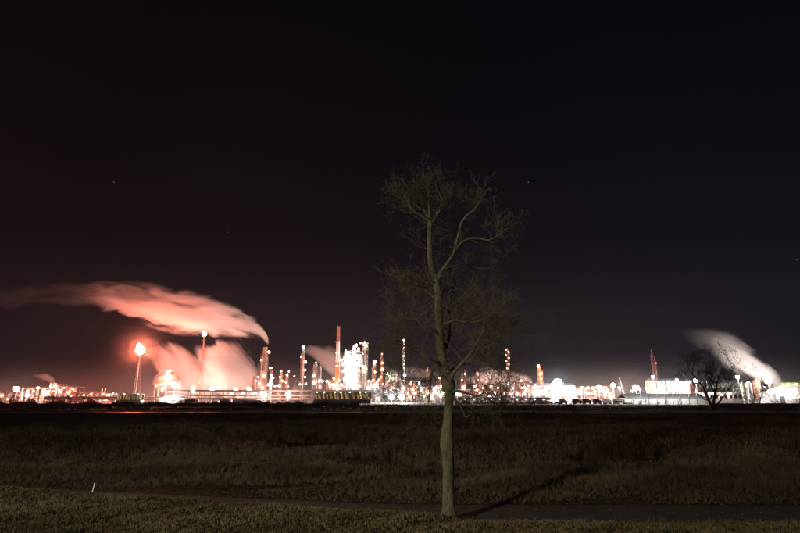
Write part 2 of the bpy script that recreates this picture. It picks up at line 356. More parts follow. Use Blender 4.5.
def mist(name, label, x0, x1, y0, y1, h, dens):
    m = bpy.data.materials.new(name+'_air'); m.use_nodes = True; n = m.node_tree.nodes; l = m.node_tree.links; n.remove(n['Principled BSDF'])
    tc = n.new('ShaderNodeTexCoord'); sp_ = n.new('ShaderNodeSeparateXYZ'); l.new(tc.outputs['Object'], sp_.inputs[0])
    mr = n.new('ShaderNodeMapRange'); mr.inputs[1].default_value = h; mr.inputs[2].default_value = 0; l.new(sp_.outputs[2], mr.inputs[0])
    pw = n.new('ShaderNodeMath'); pw.operation = 'POWER'; pw.inputs[1].default_value = 2.2; l.new(mr.outputs[0], pw.inputs[0])
    no = n.new('ShaderNodeTexNoise'); no.inputs['Scale'].default_value = .012; no.inputs['Detail'].default_value = 2; l.new(tc.outputs['Object'], no.inputs['Vector'])
    m2 = n.new('ShaderNodeMath'); m2.operation = 'MULTIPLY'; l.new(pw.outputs[0], m2.inputs[0]); l.new(no.outputs[0], m2.inputs[1])
    mu = n.new('ShaderNodeMath'); mu.operation = 'MULTIPLY'; mu.inputs[1].default_value = dens*2; l.new(m2.outputs[0], mu.inputs[0])
    pv = n.new('ShaderNodeVolumePrincipled'); pv.inputs['Color'].default_value = (.93,.92,.93,1)
    l.new(mu.outputs[0], pv.inputs['Density']); l.new(pv.outputs[0], n['Material Output'].inputs['Volume']); m.cycles.volume_step_rate = 1.
    o = obj(name, MB().box(x0,x1,y0,y1,.2,h), m, kind='stuff'); o['label'] = label
mist('lamp_glow_mist', 'thin added mist that makes a glow round the refinery lamps', -620, 620, 415, 640, 46, .0011)  # low volume added for bloom round the lamps and lifted blacks
# ------------------------------------------------------------------ lamps
def lamp(parent, px, py, Y, rpx, c, name='lamp', loc=None):
    """a lamp globe as part of `parent` at its photographed place"""
    p = at(px, py, Y) if loc is None else Vector(loc)
    p = p - parent.location
    r_ = rpx*.8*K(Y, py)
    return obj(name, MB().ball((p.x, p.y, p.z), r_, 8), E_[c], parent)
def mast(px, py, Y, c, rpx, label, heads=4, group='tall flood light masts of the refinery'):
    p = at(px, py, Y); t = thing('floodlight_mast', label, 'light mast', (p.x, Y, .12), group); h = p.z-.12
    obj('pole', MB().tube([(0,0,0),(0,0,h*.5),(0,0,h)], [.32,.25,.16], 8), M['steel'], t)
    R_ = rpx*K(Y, py)
    m = MB()
    for k in range(heads):
        a = 2*math.pi*k/heads+.4; m.tube([(0,0,h),(R_*.42*math.cos(a), R_*.42*math.sin(a), h)], .1, 4)
    obj('lamp_ring', m, M['dark'], t)
    for k in range(heads):
        a = 2*math.pi*k/heads+.4; x, y = R_*.38*math.cos(a), R_*.38*math.sin(a)
        obj('lamp', MB().ball((x, y, h+(R_*.24 if k%2 else -R_*.24)), R_*.5, 10), E_['m'+c], t)
    return t

# ------------------------------------------------------------------ industrial builders
def column(px, ptop, rpx, Y, m, label, pbot=None, rings=3, lamps=(), top='dome', cat='column', name='distillation_column', group=None, step=None):
    p = at(px, 392, Y); z1 = Z(ptop, Y); r_ = max(rpx*K(Y, ptop), .35); t = thing(name, label, cat, (X(px, Y, ptop), Y, .12), group); h = z1-.12
    pr = [(r_*1.15,0),(r_*1.15,h*.05),(r_,h*.08)]
    if step:                                   # wider lower body, narrower top: (fraction, scale)
        pr = [(r_*1.1,0),(r_*1.1,h*.06),(r_,h*.07),(r_,h*step[0]),(r_*step[1],h*(step[0]+.06)),(r_*step[1],h)]
    elif top == 'dome': pr += [(r_,h-r_*.9),(r_*.8,h-r_*.35),(r_*.35,h)]
    else: pr += [(r_*.86,h)]
    obj('shell', MB().lathe(pr, n=14), M[m], t, smooth=False)
    for i in range(rings):
        f_ = .28+.66*(i+1)/(rings+.6); z = h*min(f_, .97); rr_ = r_*(step[1] if step and f_ > step[0] else 1)
        mb = MB().lathe([(rr_*1.02,z-.15),(rr_+1.1,z-.15),(rr_+1.1,z),(rr_*1.02,z)], n=12)
        for k in range(12):
            a = 2*math.pi*k/12; a2 = a+2*math.pi/12; q = rr_+1.0
            mb.tube([(q*math.cos(a),q*math.sin(a),z),(q*math.cos(a),q*math.sin(a),z+1.1)], .06, 3)
            for zz in (.55,1.1): mb.tube([(q*math.cos(a),q*math.sin(a),z+zz),(q*math.cos(a2),q*math.sin(a2),z+zz)], .05, 3)
        obj('platform', mb, M['dred' if m=='dred' else 'dsteel'], t)
    mb = MB(); x = r_+.45
    for s_ in (-.25,.25): mb.tube([(x,s_,0),(x,s_,h*.95)], .06, 3)
    for k in range(int(h*.95/.9)): mb.tube([(x,-.25,.5+k*.9),(x,.25,.5+k*.9)], .04, 3, False)
    obj('ladder', mb, M['dred' if m=='dred' else 'dsteel'], t)
    obj('pipe', MB().tube([(-r_-.5,-.4,0),(-r_-.5,-.4,h*.86),(-r_*.5,-.2,h*.92)],   .25, 6), M[m], t)
    for q in lamps: lamp(t, q[0], q[1], Y - r_ - 1.2, q[3] if len(q) > 3 else .8, q[2])
    return t
def unit(px0, px1, ptop, Y, label, floors=3, bays=3, depth=14, m='steel', lamps=(), vessels=(), name='process_unit', cat='process unit', zig=True):
    """a steel frame with decks, rails, stairs, vessels, pipes and lamps"""
    x0, x1 = X(px0, Y), X(px1, Y); z1 = Z(ptop, Y); xc = (x0+x1)/2; W = x1-x0; t = thing(name, label, cat, (xc, Y, .12)); h = z1-.12
    fr = MB(); r_ = .22
    for i in range(bays+1):
        x = -W/2+W*i/bays
        for y in (0, depth/2, depth): fr.box(x-r_,x+r_,y-r_,y+r_,0,h)
    for k in range(1, floors+1):
        z = h*k/floors
        for y in (0, depth/2, depth): fr.box(-W/2,W/2,y-.15,y+.15,z-.45,z-.02)
        if zig:
            for i in range(bays):
                xa, xb = -W/2+W*i/bays, -W/2+W*(i+1)/bays; za, zb = h*(k-1)/floors, z-.4
                if (i+k) % 2: xa, xb = xb, xa
                fr.tube([(xa,-.05,za),(xb,-.05,zb)], .12, 4)
    obj('frame', fr, M[m], t)
    for k in range(1, floors+1):
        z = h*k/floors; mb = MB().box(-W/2-.5,W/2+.5,-.8,depth+.8,z,z+.12)
        nb = max(4, int(W/2.5))
        for i in range(nb+1):
            x = -W/2-.4+(W+.8)*i/nb; mb.tube([(x,-.7,z+.1),(x,-.7,z+1.2)], .05, 3)
        for q in (.65,1.2): mb.tube([(-W/2-.4,-.7,z+q),(W/2+.4,-.7,z+q)], .05, 3)
        obj('deck', mb, M['steel'], t)
    rs = random.Random(int(px0*7+ptop))
    for k in range(floors):                                     # vessels standing on decks
        z = h*k/floors+.13; hh = h/floors
        for i in range(bays):
            if rs.random() < .08: continue
            x = -W/2+W*(i+.5)/bays; rr_ = min(W/bays*.36, hh*.36, 2.6)*rs.uniform(.6,1)
            mm = M[rs.choice(['alu','alu','white','rust','steel'])]; y = rs.uniform(2,5)
            if rs.random() < .5:
                obj('vessel', MB().lathe([(rr_,0),(rr_,hh*.72),(rr_*.7,hh*.82),(rr_*.2,hh*.86)], (x,y,z), 10), mm, t)
            else:
                L = W/bays*.42; q = MB(); q.tube([(x-L,y,z+rr_+.6),(x-L*.85,y,z+rr_+.6),(x+L*.85,y,z+rr_+.6),(x+L,y,z+rr_+.6)], [rr_*.5,rr_,rr_,rr_*.5], 10)
                q.box(x-L*.6,x-L*.5,y-.4,y+.4,z,z+rr_); q.box(x+L*.5,x+L*.6,y-.4,y+.4,z,z+rr_); obj('vessel', q, mm, t)
    for k in range(rs.randint(9,15)):                                     # pipes
        x = rs.uniform(-W/2,W/2); x2 = min(max(x+rs.uniform(-W*.3,W*.3),-W/2),W/2); za = rs.uniform(.1,.6)*h; zb = rs.uniform(.6,1.08)*h; rr_ = rs.uniform(.15,.4)
        obj('pipe', MB().tube([(x,-1.1,0),(x,-1.1,za),(x2,-1.1,za),(x2,-1.1,zb)], rr_, 6), M[rs.choice(['alu','rust','white','steel'])], t)
    for q in vessels:                                            # (px, top py, r px, material)
        xx = X(q[0], Y, q[1])-xc; zt = Z(q[1], Y)-.12; rr_ = q[2]*K(Y)
        obj('vessel', MB().lathe([(rr_,0),(rr_,zt-rr_),(rr_*.75,zt-rr_*.4),(rr_*.2,zt)], (xx,depth*.4,0), 12), M[q[3]], t)
    for q in lamps: lamp(t, q[0], q[1], Y-1.6, q[3] if len(q) > 3 else .75, q[2])
    return t
def shed(px0, px1, ptop, Y, depth, wall, roof, label, peaves=None, windows=0, doors=0, cat='shed', name='storage_shed', lamps=()):
    x0, x1 = X(px0, Y), X(px1, Y); W = x1-x0; z1 = Z(ptop, Y)-.12; ze = (Z(peaves, Y)-.12) if peaves else z1*.72
    t = thing(name, label, cat, ((x0+x1)/2, Y, .12)); a = W/2
    nb = max(3, int(W/3.5))
    mb = MB()
    for i in range(nb):                                          # cladding sheets, each with an edge
        xa, xb = -a+W*i/nb, -a+W*(i+1)/nb; mb.box(xa+.04,xb-.04,0,.15,0,ze)
    mb.box(-a,a,.16,depth,0,ze-.01); obj('wall', mb, M[wall], t)
    mb = MB(); mb.add([(-a-.5,-.7,ze),(a+.5,-.7,ze),(a+.5,depth/2,z1),(-a-.5,depth/2,z1),(a+.5,depth+.7,ze),(-a-.5,depth+.7,ze),(-a-.5,-.7,ze+.25),(a+.5,-.7,ze+.25),(a+.5,depth/2,z1+.25),(-a-.5,depth/2,z1+.25),(a+.5,depth+.7,ze+.25),(-a-.5,depth+.7,ze+.25)],
        [(6,7,8,9),(9,8,10,11),(1,0,3,2),(2,3,5,4),(0,1,7,6),(4,5,11,10),(1,2,8,7),(2,4,10,8),(3,0,6,9),(5,3,9,11)])
    for i in range(nb+1):
        x = -a+W*i/nb; mb.tube([(x,-.7,ze+.28),(x,depth/2,z1+.28)], .09, 3)
    obj('roof', mb, M[roof], t)
    for i in range(windows):
        x = -a+W*(i+.5)/windows; o = obj('window', MB().box(x-W/windows*.28,x+W/windows*.28,-.08,-.0,ze*.45,ze*.78), M['glass'], t)
        obj('frame', MB().box(x-W/windows*.32,x+W/windows*.32,-.14,-.085,ze*.78,ze*.83), M['white'], o)
    for i in range(doors):
        x = -a+W*(i+.5)/doors; obj('door', MB().box(x-1.6,x+1.6,-.1,-.02,0,min(3.4,ze*.8)), M['dark'], t)
    for q in lamps: lamp(t, q[0], q[1], Y-1.2, q[3] if len(q) > 3 else .7, q[2])
    return t

# ------------------------------------------------------------------ flares
def flare(px, ptip, Y, rpx, c, label, lean=0., legs=3, wbase=5.):
    top = at(px, ptip, Y); t = thing('flare_tower', label, 'flare tower', (top.x, Y, .12)); r_ = rpx*K(Y, ptip); h = top.z-.12-r_*1.05
    mb = MB(); nlev = 12
    pos = lambda k, z: Vector(((wbase*(1-z/h)+.7)*math.cos(k*2*math.pi/legs+.5), (wbase*(1-z/h)+.7)*math.sin(k*2*math.pi/legs+.5), z))
    for k in range(legs): obj('leg', MB().tube([pos(k,0),pos(k,h*.95)], [.28,.16], 6), M['rust'], t)
    for i in range(nlev):
        za, zb = h*.95*i/nlev, h*.95*(i+1)/nlev
        for k in range(legs):
            mb.tube([pos(k,za),pos((k+1)%legs,zb)], .09, 3); mb.tube([pos((k+1)%legs,za),pos(k,zb)], .09, 3); mb.tube([pos(k,zb),pos((k+1)%legs,zb)], .09, 3)
    obj('brace', mb, M['rust'], t)
    obj('riser_pipe', MB().tube([(0,0,0),(0,0,h)], .42, 8), M['steel'], t)
    obj('platform', MB().lathe([(.5,h*.93),(2,h*.93),(2,h*.94),(.5,h*.94)], n=10), M['dark'], t)
    obj('burner_tip', MB().lathe([(.45,h-1.6),(.7,h-1),(.75,h)], n=10), M['dark'], t)
    fl = MB(); n_ = 12; prof = [(.15,-1.0),(.5,-.8),(.88,-.4),(.95,.0),(.78,.4),(.5,.8),(.26,1.15),(.07,1.5)]
    rs = random.Random(3); o = len(fl.v)
    for i, (a, z) in enumerate(prof):
        for k in range(n_):
            q = 2*math.pi*k/n_; rr_ = a*r_*rs.uniform(.74,1.16); fl.v.append((rr_*math.cos(q)-(.30*r_*max(z,0)+.12*r_*max(z,0)**2), rr_*math.sin(q), h+r_*1.02+z*r_))
    for i in range(len(prof)-1):
        for k in range(n_):
            k2=(k+1)%n_; fl.f.append((i*n_+k,i*n_+k2,(i+1)*n_+k2,(i+1)*n_+k))
    fl.f.append(tuple(reversed(range(n_)))); fl.f.append(tuple(range((len(prof)-1)*n_, len(prof)*n_)))
    obj('flame', fl, E_[c], t, smooth=True)
    return t
flare(140.5, 349.5, 480, 4.3, 'flame', 'near flare tower with the biggest orange flame, left of the storage sphere', wbase=4.)
flare(204.5, 334, 545, 1.9, 'flame2', 'far slender flare tower with a small flame standing out of the steam bank', wbase=2.2)

# ------------------------------------------------------------------ stacks
t = column(265.5, 347, 3.4, 520, 'drum', 'stepped stack with a thick steam plume leaving its top', rings=4, name='boiler_stack', cat='stack', top='flat',
       lamps=[(269,352,'so',1.2),(261,360,'so',.5),(264,376,'o',1.1),(258,377,'so'),(259,383,'so'),(270,368,'so',.6),(268,385,'so',.9),(262,388,'sw',.9)], step=(.80,.62))
for k in range(3):
    z = 12+k*9; obj('bracket', MB().box(-6.2,-5.8,-.3,.3,0,z+6).box(-6.2,-3.4,-.31,.2,z,z+.4), M['dsteel'], t); obj('bracket', MB().box(5.8,6.2,-.3,.3,0,z+4).box(3.4,6.2,-.31,.2,z,z+.4), M['dsteel'], t)
s = thing('striped_stack', 'tall thin stack painted in orange and white bands, tallest of the plant', 'stack', (X(338,510,350), 510, .12))
hz = Z(326.5,510)-.12
for i, (a, b_, c) in enumerate([(0,.30,'orange'),(.30,.52,'orange'),(.52,.80,'white'),(.80,1,'orange')]):
    ra, rb = 2.3-1.0*a, 2.3-1.0*b_; obj('band', MB().lathe([(ra,hz*a),(rb,hz*b_)], n=14), M[c], s)
obj('rim', MB().lathe([(1.3,hz),(1.6,hz),(1.6,hz+.8),(1.3,hz+.8)], n=14), M['dark'], s)
for f_ in (.5,.79): obj('platform', MB().lathe([(2,hz*f_),(3,hz*f_),(3,hz*f_+.3),(2,hz*f_+.3)], n=12), M['steel'], s)
lamp(s, 337, 366, 506, .8, 'so'); lamp(s, 336.5, 353, 506, .4, 'so'); lamp(s, 339, 381, 506, .9, 'sw')

cl = 'distillation columns of the refinery'
column(272,370,.9,505,'rust','thin orange column with a wide cap right of the stepped stack',rings=2,lamps=[(272,367.8,'so',.7),(273,378,'so',.7),(271,384,'so',.7)],group=cl)
column(281.5,372,1.1,500,'rust','middle of the three short orange columns, near the twin lamps',rings=3,lamps=[(281,371,'so',.9),(280,377,'so',.8),(283,381,'sw',.8),(279,386,'sw',1.)],group=cl)
column(287.5,373,.9,515,'rust','short column with lamps on both sides beside the slanted gantry',rings=3,lamps=[(287,375,'so',.9),(289,371.5,'so',.6),(286,382,'so',.8),(288,386,'so',.9)],group=cl)
column(254,376,1.0,500,'rust','low pinkish column pressed against the left side of the stepped stack',rings=2,lamps=[(256,381,'so',.8)],group=cl)
t = column(272.5-1,376,.9,470,'white','small white vessel with a bright cap at the foot of the stepped stack',rings=1,lamps=[(271.6,375.5,'sw',1.0),(271,383,'sw',1.1),(275,386,'sw',.9)],group=cl)
column(303.4,347.5,1.4,515,'dsteel','slender column with a greenish white lamp on its top',rings=4,lamps=[(303.4,347,'sc',1.4),(305.5,362,'so',1.2),(305,370,'so',1.1),(305,377,'so',.8),(305.6,384,'sw',.8),(301,357,'so',.4)],group=cl)
column(315.5,364,2.4,500,'drum','left drum of the pale twin drum tower',rings=3,lamps=[(313.5,376,'so',1.3),(314,383,'sw',1.2),(316,362.6,'sw',.5)],top='flat',group=cl)
column(320,366,1.6,503,'drum','right narrower drum of the pale twin drum tower',rings=2,lamps=[(319,381,'sw',.9),(320,387,'sw',.9)],top='flat',group=cl)
column(374.5,362,1.6,520,'rust','dark column with one big white lamp on its tip',rings=3,lamps=[(374.5,361.5,'sw',1.6),(375,372,'so',.7),(377,383,'so',.9),(373,380,'so',.5)],group=cl)
column(382,352,.95,540,'rust','thin tall column right of the white tipped one, orange lamp at mid height',rings=4,lamps=[(382.5,363,'so',.9),(382.8,369.5,'o',1.5),(381,377,'so',.7),(383,384,'so',.7),(382,354,'so',.35)],group=cl)
t = column(404,338,.8,520,'steel','thin lattice column with a chain of small lamps and a cool light',rings=6,group=cl,lamps=[(403.5,340,'so',.45),(404.5,344,'sw',.4),(403.7,348,'so',.45),(404.5,352,'sw',.4),(403.6,356,'so',.4),(404.3,360,'sw',.4),(403.8,364,'so',.4),(404.6,368,'sw',.45),(404.8,375,'sc',1.4),(404,381,'sw',.8)])
column(427.5,366,.9,530,'rust','short dim column seen through branches left of the big trunk',rings=2,lamps=[(427,370,'so',.4)],group=cl)
column(440.5,377,1.1,520,'rust','orange lit column right beside the big trunk',rings=2,lamps=[(440,378,'so',1.0),(441,386,'so',1.0)],group=cl)
column(462,373,.8,540,'rust','left of three thin columns behind the drooping branch',rings=3,lamps=[(462,380,'so',.5),(462.6,387,'so',.8)],group=cl)
column(465.3,370,.8,540,'rust','middle of three thin columns behind the drooping branch',rings=3,lamps=[(465,374,'so',.4),(465,386,'so',.9),(464,389,'sw',.7)],group=cl)
column(477,371,1.5,540,'rust','right and thickest of three columns behind the drooping branch',rings=3,lamps=[(477.5,374,'so',.7),(478,380,'so',.5),(475,386,'sw',1.1)],group=cl)
column(507.5,348,1.2,540,'rust','tall orange lit column ringed by many platforms above the pink steam',rings=7,group=cl,
   lamps=[(505.8,350,'so',.6),(508.6,352,'so',.6),(506,355,'so',.5),(508.8,358,'so',.6),(506.4,361,'so',.5),(508.9,364,'so',.6),(507,368,'so',.7)])
column(539,365,1.4,520,'orange','thick orange column standing behind the white building',rings=3,group=cl,top='flat',lamps=[(538.3,366,'so',1.3),(540.2,374,'so',1.1),(541,379,'so',.7)])
column(541.8,370,.7,524,'orange','thin pipe stack close right of the thick orange column',rings=1,group=cl,lamps=[(541.5,373,'so',.5)])
column(651.0,349,.55,520,'dred','left mast of the dark red twin towers above the white hall',rings=4,group=cl,top='flat',lamps=[])
column(654.5,357,.6,520,'dred','right mast of the dark red twin towers above the white hall',rings=4,group=cl,top='flat',lamps=[(656,363,'r',.5)])

# slanted gantry between columns
g = thing('slanted_gantry', 'dark triangular gantry leaning between the short columns and the slender one', 'gantry', (X(297,508),508,.12))
k = K(508); mb = MB(); tp = (0,0,24*k)
for dx in (-9,9):
    for y in (-3,3): mb.tube([(dx*k,y,0),(.8*k*(1 if dx>0 else -1),y*.3,22*k)], .35, 5)
for i in range(7):
    f_ = i/7; w_ = (9*(1-f_)+.8*f_)*k; f2=(i+1)/7; w2=(9*(1-f2)+.8*f2)*k
    mb.tube([(-w_,-3*(1-.7*f_),22*k*f_),(w2,-3*(1-.7*f2),22*k*f2)], .18, 4); mb.tube([(-w_,-3*(1-.7*f_),22*k*f_),(w_,-3*(1-.7*f_),22*k*f_)], .18, 4)
obj('truss', mb, M['dark'], g); obj('hopper', MB().lathe([(1.2,3*k),(3.6*k,9*k),(3.6*k,15*k),(1,17*k)], n=12), M['dark'], g)
lamp(g, 294.5, 376, 500, .5, 'so'); lamp(g, 300, 384, 500, .7, 'so')

# ------------------------------------------------------------------ process units
unit(-14,12,392,500,'reddish pipe structure at the left edge under a bright mast',2,5,lamps=[(2,396,'so',.9),(8,399,'so',.7),(-6,394,'so',.8),(5,403,'so',.5)],m='rust')
unit(18,48,388.5,500,'low orange lit unit between the left mast and the steaming drum',2,6,m='rust',lamps=[(27.5,395,'p',1.7),(44,393.8,'p',1.9),(38,388,'sw',1.2),(34,391,'so',.6),(22,399,'so',.6),(40,400,'so',.5),(47,399,'so',.5)],vessels=[(40,387.5,2.2,'alu')])
unit(50,57,384,510,'small unit under the pink steam wisp with a pale drum on top',3,2,m='rust',lamps=[(51,387,'sw',1.3),(55,386,'sw',.9),(53,391,'so',.7)],vessels=[(52,382.5,1.8,'white')])
unit(57,75,386.8,505,'tall reddish unit at the right end of the left cluster',3,4,m='rust',lamps=[(60,391,'p',1.3),(69,392,'so',1.1),(64,388,'so',.5),(73,389,'so',.5),(71,396,'so',.6)])
unit(80,98,392.5,500,'low pink roofed pipe structure left of the two small chimneys',2,4,m='rust',lamps=[(84,395,'so',.6),(91,394,'so',.6),(95,399,'sw',.7),(87,399,'so',.5)],vessels=[(99,388.3,.5,'white'),(102,388.3,.5,'white')])
unit(98,117,394.3,495,'low pink structure between the small chimneys and the yellow bays',2,4,m='rust',lamps=[(103,394,'so',.7),(109,395,'sw',.9),(113,393.5,'so',.7),(101,399,'sw',.8),(106,400,'so',.6)])
unit(343.5,361,352,530,'brightest process tower, crowded with white lamps left of the beacon tower',7,3,depth=16,m='dsteel',
   lamps=[(348.5,353,'w',1.6),(345,358,'w',1.5),(343,364,'w',1.5),(350,360,'w',1.7),(354,350,'w',1.5),(356,345.5,'sw',1.5),(358.5,349,'sw',1.2),(353,356,'w',1.6),(357,357,'w',1.6),(359,362,'w',1.5),(347,366,'w',1.6),(352,368,'w',1.7),(343,371,'sw',1.2),(356,368,'w',1.5),(349,374,'w',1.6),(354,376,'w',1.6),(345,379,'w',1.4),(351,382,'w',1.6),(357,380,'sw',1.4),(347,386,'sw',1.4),(354,387,'w',1.5),(359,386,'sw',1.2),(341.5,360,'sw',.9),(361,366,'sw',.8)],
   vessels=[(354,344,1.8,'white'),(349,356,2.2,'alu')])
t = unit(362,367,343,545,'dark green lit tower with red beacons, right of the brightest tower',8,1,depth=9,m='green',
   lamps=[(360.5,343,'r',1.3),(363,345,'r',.7),(365,344,'sw',1.4),(366.5,346,'sw',.8),(363.5,366.5,'sg',1.0),(366,369,'sg',.8),(361,362,'sg',.6),(364.5,372,'sg',.6),(363,354,'so',.4)])
unit(326,343,381,505,'orange dotted pipe structure in front of the striped stack',2,4,m='rust',lamps=[(327,381.5,'so',1.2),(330,386,'so',1.1),(334,378.5,'so',1.0),(335,386,'sw',1.5),(341,385,'sw',1.2),(338,389,'sw',1.0)])
unit(366,380,381,500,'white and orange dotted unit right of the beacon tower',3,3,m='steel',lamps=[(369,381,'so',.9),(372,386,'sw',1.1),(377,386,'sw',1.0),(379,380,'so',.9),(368,388,'sw',1.2),(375,391,'sw',.8),(378,398.5,'sw',1.2)])
unit(386,397,374,510,'small unit with yellow green lamps left of the leaning steam jet',4,2,m='green',lamps=[(387.5,374,'sg',1.0),(390,376,'sg',1.0),(392,378,'sg',.7),(389,381,'so',.6),(391,390,'so',1.1),(386,393,'sw',1.3),(398.5,390,'sw',.9),(394,388,'so',.7)])
unit(399,420,381,500,'orange lit vessels between the lattice column and the trunk',3,4,m='rust',lamps=[(403,388.5,'sw',1.4),(411,383,'so',1.2),(412,389,'so',1.0),(415,393,'so',1.2),(408,393,'so',.9),(410,397,'o',1.2),(419,383,'sw',1.0),(421,390,'sw',1.1),(417,388,'sw',.6)],vessels=[(411,381,1.8,'rust'),(415,385,1.6,'rust')])
unit(421,446,387,500,'pale yellow lit unit directly behind the big trunk',2,5,m='beige',lamps=[(424,396,'sg',.9),(428,393,'so',.8),(432,397,'sw',1.1),(435,391,'sw',1.2),(437,387,'sw',1.1),(440,395,'sw',.9),(443,393,'so',.8),(430,399,'sg',.7)])
unit(453,480,389.5,490,'pale yellow lit low unit right of the big trunk',2,6,m='beige',lamps=[(457,394,'sg',1.3),(460,395,'sw',1.0),(465,393,'so',1.0),(471,395,'sw',.9),(474,386,'sc',1.0),(477,390,'so',.9),(480,393,'so',.7)])
unit(480,500,384,505,'reddish unit tangled with bare branches in front of the pink steam',3,4,m='rust',lamps=[(483,388,'so',.9),(487,392,'so',.8),(491,386,'sw',.8),(495,393,'sw',1.0),(489,396,'sw',.8),(498,388,'so',.7)])
unit(500,531,382,515,'long pink structure left of the white building',3,6,m='rust',lamps=[(508,384,'sw',.8),(513,388,'so',.9),(521,381,'so',1.1),(522,388,'so',1.0),(517,394,'sw',1.2),(505,393,'so',.9),(526,391,'so',.9),(524,394,'sw',.9),(529,386,'so',.6),(510,394,'so',.7)])
unit(573,598,388,520,'row of orange lamps on low pipe racks right of the star bright mast',2,6,m='rust',lamps=[(579,391.5,'o',1.8),(582,387.5,'so',1.0),(588,388,'o',1.3),(593,388,'so',1.1),(586,392,'so',.9),(590,394,'so',.9),(595,392,'sw',1.0),(576,396,'so',.8)])
unit(598,613,386.5,525,'short orange lit rack between the pink mast and the white mast',3,3,m='rust',lamps=[(603,391,'so',1.1),(607,391,'so',1.1),(610,394,'so',.9),(601,388,'sw',.9),(605,396,'so',.8)])

# storage sphere
k = K(520); ys_ = 520; sp = thing('storage_sphere', 'large lit storage sphere on legs with a lamp on its crown', 'gas sphere', (X(167,ys_),ys_,.12))
rs_ = 14.5*k*1.15; zc_ = 4.5+rs_*.75
obj('shell', MB().ball((0,0,zc_), rs_*.75, 28), M['drum'], sp, smooth=True)
for i in range(10):
    a = 2*math.pi*i/10; q = rs_*.72; obj('leg', MB().tube([(q*math.cos(a),q*math.sin(a),0),(q*math.cos(a),q*math.sin(a),zc_)], .35, 6), M['steel'], sp)
mb = MB()
for i in range(40):
    a = 2*math.pi*i/40; b_ = a+2*math.pi/40; q = rs_*.8
    mb.tube([(q*math.cos(a),q*math.sin(a),zc_),(q*math.cos(b_),q*math.sin(b_),zc_)], .25, 4); mb.tube([(q*math.cos(a),q*math.sin(a),zc_),(q*math.cos(a),q*math.sin(a),zc_+1.2)], .07, 3); mb.tube([(q*math.cos(a),q*math.sin(a),zc_+1.2),(q*math.cos(b_),q*math.sin(b_),zc_+1.2)], .07, 3)
obj('walkway', mb, M['steel'], sp)
mb = MB()
for i in range(24):
    a = R(4+86*i/24); b_ = R(4+86*(i+1)/24); q = rs_*.79
    for y in (-.8,.8): mb.tube([(-q*math.cos(a),y-3,zc_+q*math.sin(a)),(-q*math.cos(b_),y-3,zc_+q*math.sin(b_))], .16, 4)
    mb.tube([(-q*math.cos(a),-3.8,zc_+q*math.sin(a)),(-q*math.cos(a),-3.8,zc_+q*math.sin(a)+1.4)], .07, 3)
obj('stair', mb, M['steel'], sp)
obj('crown_platform', MB().lathe([(.5,zc_+rs_*.76),(3.2,zc_+rs_*.76),(3.2,zc_+rs_*.76+.3),(.5,zc_+rs_*.76+.3)], n=12), M['steel'], sp)
for q in [(168,372.5,'w',1.6),(170,371,'sw',.9),(166,374,'sw',.9),(160,378,'so',.5),(156,386,'so',.8),(162,390,'sw',.9)]: lamp(sp, q[0], q[1], ys_-rs_*.8-1, q[3], q[2])

# masts
mast(16.5,389,470,'p',2.7,'leftmost flood light mast, a large pinkish white glare above the left cluster',5)
mast(174.5,385,480,'w',3.3,'flood light mast with a large round glare in front of the storage sphere',6)
mast(169,398.5,455,'w',3.2,'low flood light mast glaring at the foot of the storage sphere',6)
mast(161,400,450,'p',1.8,'small low lamp post just left of the low glare under the sphere',3)
mast(263.8,394.3,440,'p',3.6,'low orange white glare at the foot of the stepped stack',6)
mast(288.5,395,445,'p',2.9,'second low orange white glare, right of the one under the stepped stack',6)
mast(391.5,397,440,'c',2.9,'left one of the two white glares side by side left of the trunk',6)
mast(401.8,397,440,'c',3.0,'right one of the two white glares side by side left of the trunk',6)
mast(557.8,382.5,470,'c',4.2,'brightest white flood light mast, right of the big tree above the white building',8)
mast(572,393.5,480,'w',2.1,'pinkish white light post right below the brightest white mast',4)
mast(598.8,387,480,'p',2.2,'pinkish white mast right of the orange lamp row',4)
mast(613.3,385.3,480,'w',2.6,'round white mast light left of the crane boom',5)
mast(619.5,387.8,490,'w',1.2,'small white mast light just left of the crane boom',3)
mast(635.8,387.5,470,'p',3.0,'bright pinkish white mast rising over the left end of the grey hall',6)
mast(646.5,388.5,490,'c',1.3,'small bluish white mast light left of the white hall',3)
mast(653,377,480,'w',1.7,'white mast light at the upper left corner of the white hall',4)
mast(677,379.5,490,'c',1.1,'small cool mast light rising above the middle of the white hall',3)
mast(695.8,380.3,470,'w',2.3,'greenish white mast light at the right end of the white hall',5)
mast(737.5,377,455,'w',2.0,'white mast light left of the pale silos, behind the bare tree',4)
mast(735,391.5,450,'c',1.7,'greenish white low light by the dark green building',4)
mast(768.5,380.5,450,'w',3.4,'white glare inside the root of the large white steam plume',6)
for i,q in enumerate([193,212,236,249]):  # extra lamps behind the rack, added to brighten the steam bank from below
    mast(q,390-(i%2),525,'p',2.5,f'{["leftmost","second","third","rightmost"][i]} of four added flood lights that brighten the foot of the pink steam bank',3)
for i,(q,y_) in enumerate([(330,384),(322,381)]): mast(q,y_,575,'p',1.3,['right','left'][i]+' one of two added pink lights brightening the steam behind the striped stack',3)  # lamps put in to light up the drifting steam
for i,(q,y_) in enumerate([(486,388),(512,389),(526,388)]): mast(q,y_,560,'p',2.3,['left','middle','right'][i]+' one of three added pink flood lights brightening the steam right of the big tree',3)  # lamps put in below the cloud to turn it pink
mast(79.5,406.5,400,'w',1.3,'low white light at the road side left of the yellow bays',3)
mast(83,404.5,405,'w',1.6,'brighter low white light beside the first one left of the yellow bays',3)
mast(219,402.3,400,'w',.9,'small white light at ground level near the dark tanker',2)

